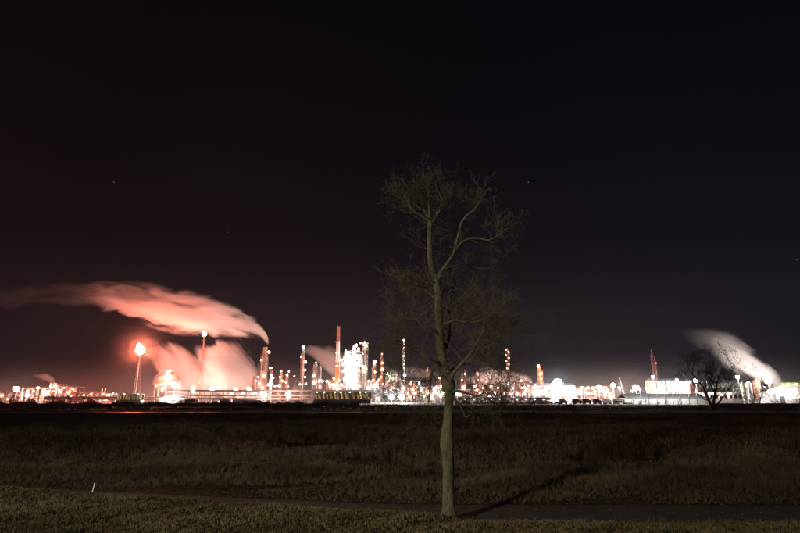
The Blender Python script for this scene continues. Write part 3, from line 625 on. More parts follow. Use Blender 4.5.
# pipe racks
def rack(px0, px1, py, Y, label, bay=9, levels=(1,.72), m='dark'):
    x0, x1 = X(px0,Y), X(px1,Y); h = Z(py,Y)-.12; t = thing('pipe_rack', label, 'pipe rack', (x0,Y,.12)); W = x1-x0; nb = int(W/bay)
    for i in range(nb+1):
        x = W*i/nb; obj('post', MB().box(x-.2,x+.2,-.2,.2,0,h).box(x-.2,x+.2,4.8,5.2,0,h).box(x-.15,x+.15,.21,4.79,h-.5,h-.1), M[m], t)
    for lv in levels:
        z = h*lv; obj('beam', MB().box(0,W,-.16,.16,z-.7,z-.05), M[m], t)
        for q in range(3): obj('pipe', MB().tube([(0,.7+q*1.4,z+.3),(W,.7+q*1.4,z+.3)], [.32,.25,.4][q], 8), M[['dsteel','rust','drum'][q]], t)
    return t
rack(45,165,397.3,455,'long low pipe rack running from the left unit past the yellow bays')
rack(166,312,390.6,460,'tall pipe rack crossing before the steam bank and the stepped stack',levels=(1,.62,.35))
rack(312,400,390.7,462,'pipe rack passing over the yellow slanted loading bays',levels=(1,.8))
# yellow lit bays
def bays(px0, px1, ptop, Y, nb, label, slant=0., lampc='sy', m='yellow'):
    x0, x1 = X(px0,Y), X(px1,Y); W = x1-x0; h = Z(ptop,Y)-.12; t = thing('loading_bay', label, 'loading bay', (x0,Y,.12))
    obj('base_wall', MB().box(0,W,-.4,4,0,h*.36), M['navy'] if slant else M['dark'], t)
    obj('back_wall', MB().box(0,W,4.1,4.3,0,h), M['dark'], t)
    o0 = None; rb = random.Random(nb)
    for i in range(nb):
        x = W*(i+.5)/nb; w_ = W/nb
        if slant:
            o0 = obj('chute', MB().add([(-w_*.28,-.3,h*.42),(w_*.25,-.3,h*.42),(w_*.25-slant,2.6,h*.97),(-w_*.28-slant,2.6,h*.97),(-w_*.28,.3,h*.42),(w_*.25,.3,h*.42),(w_*.25-slant,3.2,h*.97),(-w_*.28-slant,3.2,h*.97)],[(0,1,2,3),(7,6,5,4),(1,5,6,2),(0,3,7,4),(3,2,6,7),(4,5,1,0)]) if o0 is None else o0.data, M[m], t)
        else:
            o0 = obj('panel', MB().box(-w_*.4,w_*.4,.5,.7,h*.46,h*.92) if o0 is None else o0.data, M[m], t)
        o0.location.x = x + rb.uniform(-.3,.3)*w_; o0.scale.z = rb.uniform(.82,1.0); o0.scale.x = rb.uniform(.6,1.15); o0.rotation_euler.z = rb.uniform(-.12,.12)
    mb = MB()
    for i in range(nb+1): mb.box(W*i/nb-.14,W*i/nb+.14,-.3,.0,h*.42,h)
    mb.box(-.3,W+.3,-.6,4.4,h,h+.25); obj('canopy', mb, M['dark'], t)
    nl = max(3, nb//2)
    for i in range(nl):  # small lamps added to brighten the chutes and panels
        if rb.random() < .25: continue
        x = W*(i+.5)/nl + rb.uniform(-1.5,1.5); obj('lamp', MB().ball((x,-2.6,h*1.0), .15, 8), E_[lampc], t)
        obj('lamp_arm', MB().tube([(x,-.5,h+.5),(x,-2.6,h+.5),(x,-2.6,h*1.0+.1)], .06, 4), M['dark'], t)
    return t
bays(117,142,394.3,430,9,'yellow panelled loading bays below the near flare tower')
bays(314,371,392.2,420,15,'yellow slanted chutes above a blue base wall, before the striped stack',slant=1.6)
# tank wagons and trucks
def tanker(px, Y, lenpx, c, label, group):
    t = thing('tank_truck', label, 'truck', (X(px,Y,400),Y,.12), group); L = lenpx*K(Y)
    obj('tank', MB().tube([(-L*.5,0,2.3),(-L*.47,0,2.3),(L*.22,0,2.3),(L*.25,0,2.3)], [.6,1.15,1.15,.6], 12), M[c], t)
    obj('chassis', MB().box(-L*.5,L*.42,-.5,.5,.75,1.05), M['dark'], t)
    cb = obj('cab', MB().add([(L*.3,-1.1,.8),(L*.5,-1.1,.8),(L*.5,1.1,.8),(L*.3,1.1,.8),(L*.3,-1.1,3.1),(L*.45,-1.1,3.1),(L*.45,1.1,3.1),(L*.3,1.1,3.1),(L*.5,-1.1,1.9),(L*.5,1.1,1.9)],
       [(3,2,1,0),(4,5,6,7),(0,1,8,5,4),(1,2,9,8),(8,9,6,5),(2,3,7,6,9),(3,0,4,7)]), M['white'], t)
    obj('window', MB().box(L*.34,L*.43,-1.14,-1.105,2.0,2.8), M['glass'], cb)
    for x in (-L*.42,-L*.30,-L*.1,L*.40):
        for y in (-1,1): obj('wheel', MB().tube([(x,y-.15,.5),(x,y+.15,.5)], .5, 10), M['rubber'], t)
    return t
tg='trucks parked before the refinery'
tanker(192,425,14,'black','black tank truck under the tall pipe rack left of the steam bank',tg)
tanker(226,425,12,'dark','dark tank truck beside the long white store',tg)
tanker(62,430,9,'yellow','yellow tank truck left of the pipe rack end',tg)
tanker(619,400,12,'black','black tank truck in front of the grey hall',tg)
def boxtruck(px, Y, lenpx, c, label, hs=1.):
    t = thing('box_truck', label, 'truck', (X(px,Y,400),Y,.12), tg); L = lenpx*K(Y)
    obj('cargo_box', MB().box(-L*.5,L*.22,-1.2,1.2,1,3.7*hs), M[c], t); obj('chassis', MB().box(-L*.5,L*.46,-.5,.5,.6,.97), M['dark'], t)
    cb = obj('cab', MB().add([(L*.26,-1.1,.7),(L*.5,-1.1,.7),(L*.5,1.1,.7),(L*.26,1.1,.7),(L*.26,-1.1,2.8),(L*.40,-1.1,2.8),(L*.40,1.1,2.8),(L*.26,1.1,2.8),(L*.5,-1.1,1.7),(L*.5,1.1,1.7)],
       [(3,2,1,0),(4,5,6,7),(0,1,8,5,4),(1,2,9,8),(8,9,6,5),(2,3,7,6,9),(3,0,4,7)]), M[c], t)
    obj('window', MB().box(L*.30,L*.39,-1.14,-1.105,1.8,2.5), M['glass'], cb)
    for x in (-L*.36,-L*.22,L*.36):
        for y in (-1,1): obj('wheel', MB().tube([(x,y-.15,.48),(x,y+.15,.48)], .48, 10), M['rubber'], t)
    return t
boxtruck(33,430,8,'white','white box truck under the left cluster of orange units')
boxtruck(92,430,8,'red','red box truck among the pink structures left of the yellow bays')
boxtruck(607,395,8,'white','white box truck between the blue truck and the black tank truck')
boxtruck(597,398,8,'blue','blue box truck at the right end of the parked cars')
boxtruck(563,395,8,'white','white box truck left of the dark red trucks')
boxtruck(577,400,9,'red','dark red truck, left of the pair before the orange racks')
boxtruck(586.5,402,9,'red','dark red truck, right of the pair and next to the blue one')
boxtruck(541,402,12,'gwall','long pale grey trailer truck at the right end of the open shed')
boxtruck(628,398,8,'white','white truck under the crane boom by the left end of the grey hall')

# parked cars
def car(c):
    t = thing('parked_car', '', 'car', (0,0,.12), 'cars parked along the front of the plant')
    pr = [(-2.2,.35),(-2.25,.8),(-1.9,.95),(-1.3,1.0),(1.0,.98),(2.05,.82),(2.2,.6),(2.15,.35)]
    n_ = len(pr); obj('body', MB().add([(x,-.85,z) for x,z in pr]+[(x,.85,z) for x,z in pr], [tuple(range(n_)), tuple(reversed(range(n_,2*n_)))]+[(i,i+n_,(i+1)%n_+n_,(i+1)%n_) for i in range(n_)]), M[c], t)
    pc = [(-1.5,.99),(-1.0,1.42),(.35,1.45),(1.05,.99)]
    g_ = obj('cabin', MB().add([(x,-.7,z) for x,z in pc]+[(x,.7,z) for x,z in pc], [(0,1,2,3),(7,6,5,4)]+[(i,i+4,(i+1)%4+4,(i+1)%4) for i in range(4)]), M['glass'], t)
    obj('roof', MB().box(-1.0,.35,-.66,.66,1.44,1.49), M[c], t)
    for x in (-1.35,1.35):
        for y in (-.8,.8): obj('wheel', MB().tube([(x,y-.11,.33),(x,y+.11,.33)], .33, 10), M['rubber'], t)
    return t
protos = {}
cw = {'white':'white','silver':'silver','black':'black','red':'red','blue':'blue','beige':'beige'}
cars = [(c_, x) for c_, x in zip(['white','silver','black','white','white','silver','red','white','black','silver','white','beige','white','blue','silver','white','black','white'], np.linspace(458,556,18))]
cnt = {}
tot = {c_: sum(1 for a, _ in cars if a == c_) for c_, _ in cars}
for c_, px in cars:
    if c_ in protos: t = copy_tree(protos[c_])
    else: t = car(c_); protos[c_] = t
    Yc = 388 + (7 if len(cnt) % 2 else 0); cnt[c_] = cnt.get(c_, 0)+1
    t.location = (X(px+random.uniform(-.8,.8),Yc,403), Yc, .12); t.rotation_euler.z = math.pi*random.choice([0,1])+random.uniform(-.06,.06)
    t['label'] = f"{c_} car, " + (f"{ORD[cnt[c_]-1]} {c_} one from the left" if tot[c_] > 1 else f"the only {c_} one") + " in the row before the open shed"

# open shed with dark roof behind the cars
Y=402; x0, x1 = X(454,Y), X(549,Y); W = x1-x0; hh = Z(397.6,Y)-.12; t = thing('open_shed', 'long open shed with a dark flat roof behind the parked cars', 'shed', (x0,Y,.12))
obj('roof', MB().box(-.5,W+.5,-.5,7,hh*.62,hh), M['groof'], t)
nb = 22
for i in range(nb+1): obj('post', MB().box(W*i/nb-.12,W*i/nb+.12,-.1,.14,0,hh*.615), M['white'], t)
for i in range(nb):
    if i % 3 != 1: obj('panel', MB().box(W*i/nb+.3,W*(i+1)/nb-.3,5,5.2,0,hh*.58), M['white' if i % 2 else 'beige'], t)
for i in range(0, nb, 2): obj('lamp', MB().ball((W*(i+.5)/nb,-1.2,hh*.7), .16, 8), E_['sw'], t)

# halls
shed(228,262,391,470,18,'white','white','long low white store left of the stepped stack',peaves=394.5,windows=0,lamps=[(232,393,'sw',.7),(243,393,'sw',.7),(253,393,'sw',.8),(238,397,'so',.6)])
shed(228,262,399,430,6,'blue','dark','low blue walled shed below the long white store',peaves=400.5)
shed(531.5,575,383.2,500,16,'cream','groof','white building glaring under the brightest mast',peaves=386,windows=0,lamps=[(537,392.5,'sw',1.2),(542,392,'sw',1.0),(548,394,'so',.9),(556,394,'so',1.),(562,393.5,'so',1.),(568,387,'so',.9),(535,385,'so',.8)],cat='building',name='plant_building')
shed(626,704,394,400,16,'gwall','groof','long grey hall with a pale front at the right of the plant',peaves=398,cat='hall',name='long_hall',doors=0)
shed(655,693,378.5,500,18,'beige','groof','glaring white hall above the grey hall',peaves=381,cat='hall',name='white_hall',lamps=[(660,384,'sw',1.0),(671,383,'c',1.6),(675,382,'sw',1.3),(681,384,'sw',1.2),(687,384,'sw',1.2),(665,391,'sw',.8)])
shed(704,742,389,430,12,'white','groof','low white building behind the bare tree fork',peaves=392,windows=8,lamps=[(713,393,'sw',1.),(722,395,'sw',.8),(730,393.5,'sw',.9)],cat='building',name='plant_building')
shed(722,742,380,480,14,'green','dark','dark green building behind the curved pipe',peaves=383,cat='building',name='plant_building')
shed(781,806,380,500,16,'yellow','dark','yellow lit building at the right edge under a dark roof',peaves=382.6,windows=4,lamps=[(784,386,'sg',.9),(790,385,'sg',.9),(797,385,'sg',.9)],cat='building',name='plant_building')
for i in range(9):  # fill lamps added so the hall front reads pale
    px = 632+8*i; mast(px, 389.5 if i % 2 else 391, 388, 'sc', 1.0, f"{ORD[i]} of nine added short lights that brighten the front of the long grey hall, counted from the left", 2, 'added fill lights before the grey hall')
unit(546,575,386.5,488,'clutter of lit pipework standing before the right half of the white building',2,6,depth=6,m='steel',lamps=[(550,393,'so',.9),(556,395,'so',.9),(562,392,'so',1.0),(567,396,'sw',.8),(571,390,'so',.7)],vessels=[(552,388,1.4,'rust'),(566,385,1.3,'alu')])
t = thing('roof_plant','row of small vents and boxes on the roof edge of the white building','roof plant',(X(540,500,383),503,Z(386,500)))
for i,q in enumerate([-6,-2,3,9,16,22]):
    obj('vent', MB().lathe([(.5,0),(.5,1.6+i%3*.5),(.9,1.8+i%3*.5),(.9,2.2+i%3*.5),(.2,2.5+i%3*.5)],(q,0,0),8), M['steel'], t)
obj('box', MB().box(11,14,-1,1,0,2.4), M['alu'], t); obj('curb', MB().box(-8,24,-.5,.5,-.6,.0), M['white'], t)
# vents on the white hall front: dark columns
t = thing('duct_set','three dark ducts on the left end of the white hall roof','duct',(X(659,495,380),494,Z(391,494)))
for i,(q,hh_) in enumerate([(-3.2,8),(1.5,5.5),(5.2,6.5)]): obj('duct', MB().tube([(q,0,0),(q,0,hh_+2),(q+.8,0,hh_+3.3)], .8, 8), M['dark'], t)
# red skid before white hall
t = thing('red_skid','red piping skid before the glaring white hall','piping skid',(X(675,485),485,.12))
for i in range(6): obj('pipe', MB().tube([((i-3)*1.5,0,0),((i-3)*1.5,0,8+i%3*1.5),((i-3)*1.5+2.2,.3,9.5+i%3*1.5)], .35, 6), M['red'], t)
obj('frame', MB().box(-5,6,1,1.3,9,9.4).box(-5,6,1,1.3,6,6.4).box(-5,-4.7,1,1.3,0,9).box(5.7,6,1,1.3,0,9), M['red'], t)
def silo(px, ptop, rpx, Y, m, label, g='silos at the right of the plant'):
    t = thing('silo', label, 'silo', (X(px,Y,ptop+8),Y,.12), g); h = Z(ptop,Y)-.12; r_ = rpx*K(Y)
    obj('shell', MB().lathe([(r_,h*.12),(r_,h*.88),(r_*.45,h*.97),(r_*.2,h)], n=16), M[m], t)
    for k in range(4): obj('leg', MB().box(r_*.75*math.cos(k*1.57+.78)-.2,r_*.75*math.cos(k*1.57+.78)+.2,r_*.75*math.sin(k*1.57+.78)-.2,r_*.75*math.sin(k*1.57+.78)+.2,0,h*.14), M['steel'], t)
    mb = MB()
    for k in range(5): z = h*(.2+.15*k); mb.lathe([(r_*1.0,z),(r_*1.03,z+.05),(r_*1.03,z+.25),(r_,z+.3)], n=16)
    obj('hoop', mb, M['steel'], t)
silo(691.5,383,1.4,455,'red','left of two red silos at the right end of the white hall'); silo(695.5,385,1.4,455,'red','right of two red silos at the right end of the white hall')
silo(703.5,377.5,3.6,450,'dark','fat dark silo left of the bare tree fork')
silo(743.5,382,2.6,450,'beige','pale beige silo, left of the pair right of the bare tree'); silo(749.5,381,2.5,455,'alu','grey silo, right of the pair right of the bare tree')
silo(757,379,3.2,460,'rust','brownish silo under the middle of the white steam plume')
silo(764,386,3,450,'dark','dark short silo at the foot of the white steam plume')
# curved pipe
t = thing('curved_pipe','pale curved duct sweeping up before the dark green building','pipe',(X(718,440),440,.12)); k=K(440)
pts=[((q)*k,0,(10+ (q/19.)**2*14)*k) for q in range(0,20,2)]
obj('duct', MB().tube(pts,.35,8), M['white'], t); obj('support', MB().box(-.3,.3,-.2,.2,0,10*k-.3).box(9*k,9*k+.5,-.2,.2,0,12.5*k), M['steel'], t)
# cylinder-roofed tank/tent right
Y=420; x0=X(776,Y); x1=X(815,Y); k=K(Y); t=thing('tent_hall','white tent hall with a rising roof at the right edge','tent hall',(x0,Y,.12))
h0=Z(393,Y)-.12; h1=Z(384.5,Y)-.12
nseg=10
for i in range(nseg):
    f0=i/nseg; f1=(i+1)/nseg; za=h0+(h1-h0)*math.sin(f0*math.pi/2); zb=h0+(h1-h0)*math.sin(f1*math.pi/2); W=x1-x0
    obj('wall_panel', MB().add([(W*f0+.05,0,0),(W*f1-.05,0,0),(W*f1-.05,0,zb),(W*f0+.05,0,za),(W*f0+.05,20,0),(W*f1-.05,20,0),(W*f1-.05,20,zb),(W*f0+.05,20,za)],[(0,1,2,3),(7,6,5,4),(3,2,6,7),(1,5,6,2),(4,0,3,7)]), M['white'], t)
obj('door', MB().box(2,6,-.2,-.05,0,h0*.7), M['dark'], t)
obj('door_frame', MB().box(1.6,1.95,-.25,-.02,0,h0*.75).box(6.05,6.4,-.25,-.02,0,h0*.75).box(1.95,6.05,-.25,-.02,h0*.71,h0*.75), M['white'], t)
for q in [(784,393,'c',1.3),(795,391,'w',1.2),(777,397,'sw',.7),(790,399,'sw',.8),(799,397,'sw',.7)]: lamp(t,q[0],q[1],Y-4,q[3]*.7,q[2])
obj('lamp_arm', MB().box(0,.2,-4,0,5,5.2), M['dark'], t)
# crane
t=thing('mobile_crane','pale crane boom leaning up between two white mast lights','crane',(X(625,470),470,.12)); k=K(470)
obj('chassis', MB().box(-4,4,-1.3,1.3,.8,1.8), M['yellow'], t); obj('cab', MB().box(-.5,1.5,-1.2,1.2,1.81,3.6), M['yellow'], t)
obj('boom', MB().tube([(0,0,2.6),(-4.2*k,0,24.5*k)],[.55,.3],6), M['white'], t)
obj('cable', MB().tube([(-4.2*k,0,24.5*k),(-4.4*k,0,8*k)],.06,3), M['dark'], t)
for x in (-3,-1,1,3):
    for y in (-1.2,1.2): obj('wheel', MB().tube([(x,y-.2,.6),(x,y+.2,.6)],.6,10), M['rubber'], t)

# thin utility poles
def pole(px, py, Y, label, arm=True):
    p=at(px,py,Y); t=thing('utility_pole',label,'pole',(p.x,Y,0),'utility poles along the plant'); h=p.z
    obj('post', MB().tube([(0,0,0),(0,0,h)],[.2,.12],6), M['dark'], t)
    if arm: obj('crossarm', MB().box(-1.4,1.4,-.08,.08,h-1.0,h-.8), M['dark'], t)
pole(223,380.5,420,'dark pole right of the small ground light before the steam bank',False); pole(205,386,420,'dark pole in front of the steam bank, left of the taller one',False)
pole(348,383,410,'dark pole before the brightest process tower',False); pole(160,390,415,'dark pole before the storage sphere',True)
pole(362.5,388,330,'dark pole before the slanted chutes',False); pole(228,388,420,'short dark pole at the left end of the white store',False)
pole(121,385,425,'thin pole above the yellow panelled bays',False); pole(668,385,380,'thin pole before the grey hall',False)

# roadside guard rail, low dark wall at the right, railing, white marker stake
t=thing('guard_rail','long pale guard rail along the road beyond the field','guard rail',(0,180.6,0))
for i in range(-60,61):
    obj('post', MB().box(i*5-.07,i*5+.07,-.1,.1,0,.75), M['steel'], t)
obj('rail', MB().add([(-300,-.12,.45),(300,-.12,.45),(300,-.18,.52),(-300,-.18,.52),(-300,-.12,.6),(300,-.12,.6),(300,-.18,.68),(-300,-.18,.68),(-300,-.12,.75),(300,-.12,.75),(300,-.09,.75),(-300,-.09,.75),(-300,-.09,.45),(300,-.09,.45)],
  [(0,1,2,3),(3,2,5,4),(4,5,6,7),(7,6,8+1,8),(8,9,10,11),(11,10,13,12),(12,13,1,0)]), M['steel'], t)
t=thing('low_wall','long dark low wall before the right hand buildings','wall',(X(712,300,405),300,0)); 
for i in range(14): obj('panel', MB().box(i*3.6+.05,i*3.6+3.55,0,.5,-.05,1.7), M['dark'], t)
t=thing('railing','pale railing at the right edge before the white tent hall','railing',(X(783,395,402),395,.12))
mb=MB()
for i in range(3): obj('rail', MB().box(0,16,-.06,.06,1.1+i*.9,1.3+i*.9), M['white'], t)
for i in range(9): obj('post', MB().box(i*2-.08,i*2+.08,.07,.22,0,3.2), M['white'], t)
p=at(93.5,489.5,29.5); z0=float(hgt(p.x,31)); p=at(93,487,31); t=thing('marker_stake','short white leaning marker stake in the grass by the path at left','stake',(p.x,p.y,float(hgt(p.x,31))))
obj('stake', MB().box(-.022,.022,-.015,.015,-.1,.42), M['white'], t); obj('cap', MB().box(-.026,.026,-.02,.02,.421,.46), M['white'], t); t.rotation_euler=(0,R(9),0)

# ------------------------------------------------------------------ street lamp behind the camera (its light falls on lawn and trunk)
t=thing('street_lamp','tall street lamp on the bank behind the camera','street lamp',(-32,-22,float(hgt(-32,-22))))
obj('pole', MB().tube([(0,0,-.2),(0,0,9.3),(.5,.5,9.9),(1.4,1.3,10.1)],[.13,.08,.07,.05],8), M['steel'], t)
obj('lamp_head', MB().box(1.1,2.0,1.05,1.6,10.12,10.28), M['dark'], t)
ld=bpy.data.lights.new('bulb','SPOT'); ld.energy=STREET; ld.color=(1,.88,.64); ld.shadow_soft_size=1.9; ld.spot_size=R(146); ld.spot_blend=.6
lo=bpy.data.objects.new('bulb',ld); COL.objects.link(lo); lo.parent=t; lo.location=(1.55,1.35,10.05); lo.rotation_euler=(R(36),0,R(-40))

# ------------------------------------------------------------------ trees
def rnd_dir(d, ang, rs):
    a = d.orthogonal().normalized(); b_ = d.cross(a); t_ = rs.uniform(0, 2*math.pi)
    return (d*math.cos(ang) + (a*math.cos(t_)+b_*math.sin(t_))*math.sin(ang)).normalized()
def grow(mb, p, d, L, r_, lvl, rs, trop=(0,0,.12), wander=.22, nch=(4,6), rmin=.004, shrink=.62, segs=5):
    pts=[p.copy()]; rad=[r_]; d=d.normalized(); tv=Vector(trop)
    kids=[]
    for i in range(segs):
        d=(d+Vector((rs.gauss(0,wander),rs.gauss(0,wander),rs.gauss(0,wander)))+tv).normalized()
        p=p+d*L/segs; pts.append(p.copy()); rad.append(max(rmin, r_*(1-.78*(i+1)/segs)))
        kids.append((p.copy(), d.copy(), rad[-1]))
    mb.tube(pts, rad, 3 if r_<.03 else (5 if r_<.1 else 8), False)
    if lvl>0:
        for _ in range(rs.randint(*nch)):
            i=rs.randint(1,segs-1); q,dd,rr_=kids[i]
            grow(mb, q, rnd_dir(dd, R(rs.uniform(28,62)), rs), L*shrink*rs.uniform(.7,1.15), max(rmin, rr_*.7), lvl-1, rs, trop, wander, nch, rmin, shrink, max(3, segs-1))
        grow(mb, pts[-1], d, L*shrink*.8, max(rmin, rad[-1]), lvl-1, rs, trop, wander, nch, rmin, shrink, max(3, segs-1))

bark = bpy.data.materials.new('mossy_bark'); bark.use_nodes=True; n=bark.node_tree.nodes; l=bark.node_tree.links; b=n['Principled BSDF']; b.inputs['Roughness'].default_value=.9
t=n.new('ShaderNodeTexCoord'); mp=n.new('ShaderNodeMapping'); mp.inputs['Scale'].default_value=(26,26,6); l.new(t.outputs['Object'],mp.inputs[0])
no=n.new('ShaderNodeTexNoise'); no.inputs['Scale'].default_value=1; no.inputs['Detail'].default_value=8; no.inputs['Roughness'].default_value=.7; no.inputs['Distortion'].default_value=.8; l.new(mp.outputs[0],no.inputs['Vector'])
no2=n.new('ShaderNodeTexNoise'); no2.inputs['Scale'].default_value=1.1; no2.inputs['Detail'].default_value=4; l.new(t.outputs['Object'],no2.inputs['Vector'])
r1=n.new('ShaderNodeValToRGB'); r1.color_ramp.elements[0].position=.42; r1.color_ramp.elements[1].position=.60; r1.color_ramp.elements[0].color=(.03,.026,.018,1); r1.color_ramp.elements[1].color=(.18,.163,.115,1); l.new(no.outputs[0],r1.inputs[0])
mx=n.new('ShaderNodeMix'); mx.data_type='RGBA'; mx.inputs[7].default_value=(.10,.115,.045,1); l.new(r1.outputs[0],mx.inputs[6])
mr=n.new('ShaderNodeMapRange'); mr.inputs[1].default_value=.42; mr.inputs[2].default_value=.66; mr.inputs[4].default_value=.75; l.new(no2.outputs[0],mr.inputs[0]); l.new(mr.outputs[0],mx.inputs[0])
l.new(mx.outputs[2],b.inputs['Base Color']); bu=n.new('ShaderNodeBump'); bu.inputs['Strength'].default_value=1; bu.inputs['Distance'].default_value=.05; l.new(no.outputs[0],bu.inputs['Height']); l.new(bu.outputs[0],b.inputs['Normal'])
M['bark']=bark; M['twig']=mat('twig_bark',(.085,.075,.045),.9,c2=(.045,.04,.025),scale=3); M['dbark']=mat('dark_bark',(.07,.06,.048),.9,c2=(.03,.025,.02),scale=3)

TY=23.7
tb=at(447,521,TY); troot=thing('bare_tree','tall bare mossy tree standing beside the path in the foreground','tree',(tb.x,TY,float(hgt(tb.x,TY))))
base=Vector(troot.location)
def P(px,py,dy=0): return at(px,py,TY+dy)-base
def limb(name, rows, n_=10, m='bark', sub=4):
    """rows (px, py, dy, radius px); smoothed"""
    pts=[P(a,b_,c) for a,b_,c,_ in rows]; rr_=[q[3]*K(TY,q[1])*(.9 if name=='trunk' else .78) for q in rows]; out=[]; ro=[]
    for i in range(len(pts)-1):
        p0=pts[max(i-1,0)]; p1=pts[i]; p2=pts[i+1]; p3=pts[min(i+2,len(pts)-1)]
        for k in range(sub):
            u=k/sub; out.append(.5*((2*p1)+(p2-p0)*u+(2*p0-5*p1+4*p2-p3)*u*u+(3*p1-p0-3*p2+p3)*u**3)); ro.append(rr_[i]*(1-u)+rr_[i+1]*u)
    out.append(pts[-1]); ro.append(rr_[-1])
    mb=MB(); mb.tube(out,ro,n_)
    return out, ro, mb
tp, tr, tmb = limb('trunk',[(449,527,0,13),(449,521,0,10),(449,515,0,7.6),(448.8,500,0,6.5),(448.4,480,0,6.3),(447.9,462,0,6.4),(447.2,450,0,6.9),(446.8,441,0,7.3),(447.6,430,0,6.5),(448.6,418,0,5.5),(449,403,0,5.1),(449,394,0,5.8),(448.2,386,0,7.4),(446,376,0,7.6),(443,364,0,5.6),(440.6,345,.0,4.9),(439,325,.05,4.5),(438,305,.1,4.2),(437.5,290,.1,4.0),(435.5,278,.1,4.0),(432,268,.1,3.4),(430,256,.1,3.1),(429.6,244,.1,2.7),(429.8,232,.1,2.5),(430,222,.1,2.6),(430,217,.1,1.8)],20,sub=5)
o0=0
rs=random.Random(5)
vs=[]
for i,(x,y,z) in enumerate(tmb.v):
    ring=i//20; k=i%20; c=tp[min(ring,len(tp)-1)]; a=2*math.pi*k/20
    f_=1+.055*math.sin(a*3+z*2.1)+.04*math.sin(a*5-z*3.7)+.03*math.sin(z*9+a*2)
    if z<1.1: f_+=.42*((1.1-z)/1.1)**2*max(0,math.sin(a*5+1))
    vs.append((c.x+(x-c.x)*f_, c.y+(y-c.y)*f_, z))
tmb.v=vs
obj('trunk',tmb,bark,troot,smooth=True)
limbs=[
 ('up_left',[(430,222,.1,2.3),(424,217,.0,1.9),(415,211,-.2,1.5),(409,205,-.4,1.3),(406,198,-.5,1.0),(402,190,-.6,.7),(397,182,-.6,.45)]),
 ('up_left2',[(428,219,.1,1.5),(422,208,.4,1.2),(415,202,.6,1.0),(408,196,.8,.7),(402,186,1,.4)]),
 ('up_mid',[(429.5,222,.1,2.2),(428,212,.1,1.7),(427.5,200,.2,1.3),(427,188,.3,1.0),(425,178,.4,.7),(427,168,.4,.35)]),
 ('up_right',[(431,222,.1,2.2),(436,214,.0,1.6),(440,204,-.2,1.3),(441,192,-.3,1.1),(437,181,-.3,.8),(434,172,-.4,.5)]),
 ('up_right2',[(433,218,.1,1.3),(441,208,.5,1.0),(450,203,.8,.8),(458,196,1.,.5)]),
 ('right_high',[(437,280,.1,3.0),(442,270,-.2,2.2),(449,261,-.5,1.8),(454,253,-.8,1.6),(457,243,-.9,1.4),(460,232,-1,1.3),(463,222,-1.1,1.5),(470,212,-1.3,1.2),(477,205,-1.5,.9),(484,195,-1.7,.5)]),
 ('right_mid',[(456,250,-.8,1.6),(462,243,-.9,1.3),(471,238.5,-1.1,1.2),(481,238,-1.3,1.0),(492,240,-1.6,.8),(502,235,-1.8,.5),(511,229,-2,.3)]),
 ('right_low',[(441,273,-.1,1.6),(452,267,.2,1.3),(464,264,.5,1.1),(474,267,.8,1.0),(486,268.5,1,.8),(499,267,1.2,.5)]),
 ('left_low',[(436,300,.1,1.7),(428,293,.3,1.2),(419,288,.5,.9),(409,287,.8,.7),(398,291,1,.4)]),
 ('left_mid',[(436,285,.1,1.3),(427,280,-.3,.9),(416,280,-.6,.7),(404,282,-.9,.4)]),
 ('dark_right',[(443,352,.2,2.6),(448,342,.8,2.2),(450,328,1,1.9),(450,316,1.1,1.5),(447,306,1.2,1.0),(450,295,1.3,.5)]),
 ('fork_right',[(449,382,-.1,3.8),(455,371,-.5,2.3),(463,362,-.8,1.7),(470,354,-1.0,1.3),(476,344,-1.2,1.0),(482,333,-1.3,.8),(485,322,-1.4,.6),(492,312,-1.5,.4)]),
 ('arch_right',[(449,372,.1,2.0),(457,366,.5,1.6),(468,362,.8,1.3),(477,352,1.,1.1),(478,340,1.1,.9),(472,330,1.2,.7),(476,318,1.2,.4)]),
 ('low_left',[(444,372,.2,3.0),(438,366,.6,2.2),(433,368,.8,1.9),(431,378,.9,1.5),(430,390,1,1.0),(429,400,1.1,.6)]),
 ('arm_left',[(443,368,-.1,2.2),(434,361,-.5,1.6),(427,357,-.8,1.3),(418,350,-1.,1.1),(410,345,-1.2,.8),(400,343,-1.4,.4)]),
 ('stub_left',[(441,338,.0,1.6),(433,330,-.4,1.0),(424,327,-.8,.8),(415,318,-1,.5)]),
 ('broken_branch',[(451,392,-.2,2.6),(459,391,-.6,1.6),(468,393.5,-.9,1.3),(476,396,-1.1,1.5),(482,394.5,-1.2,1.2),(484,389,-1.3,.5)]),
 ('broken_branch',[(452,396,-.2,2.2),(456,400,-.5,1.5),(461,407,-.7,1.1),(466,417,-.8,.7),(472,411,-.9,.4)]),
 ('mid_right',[(444,325,.1,1.4),(454,320,-.4,1.1),(466,322,-.7,.9),(478,321,-1,.7),(490,317,-1.2,.5)]),
 ('mid_right2',[(439,312,.1,1.4),(449,305,.5,1.0),(460,303,.8,.8),(471,296,1,.6),(482,293,1.2,.4)]),
]
tw=MB(); rs=random.Random(21)
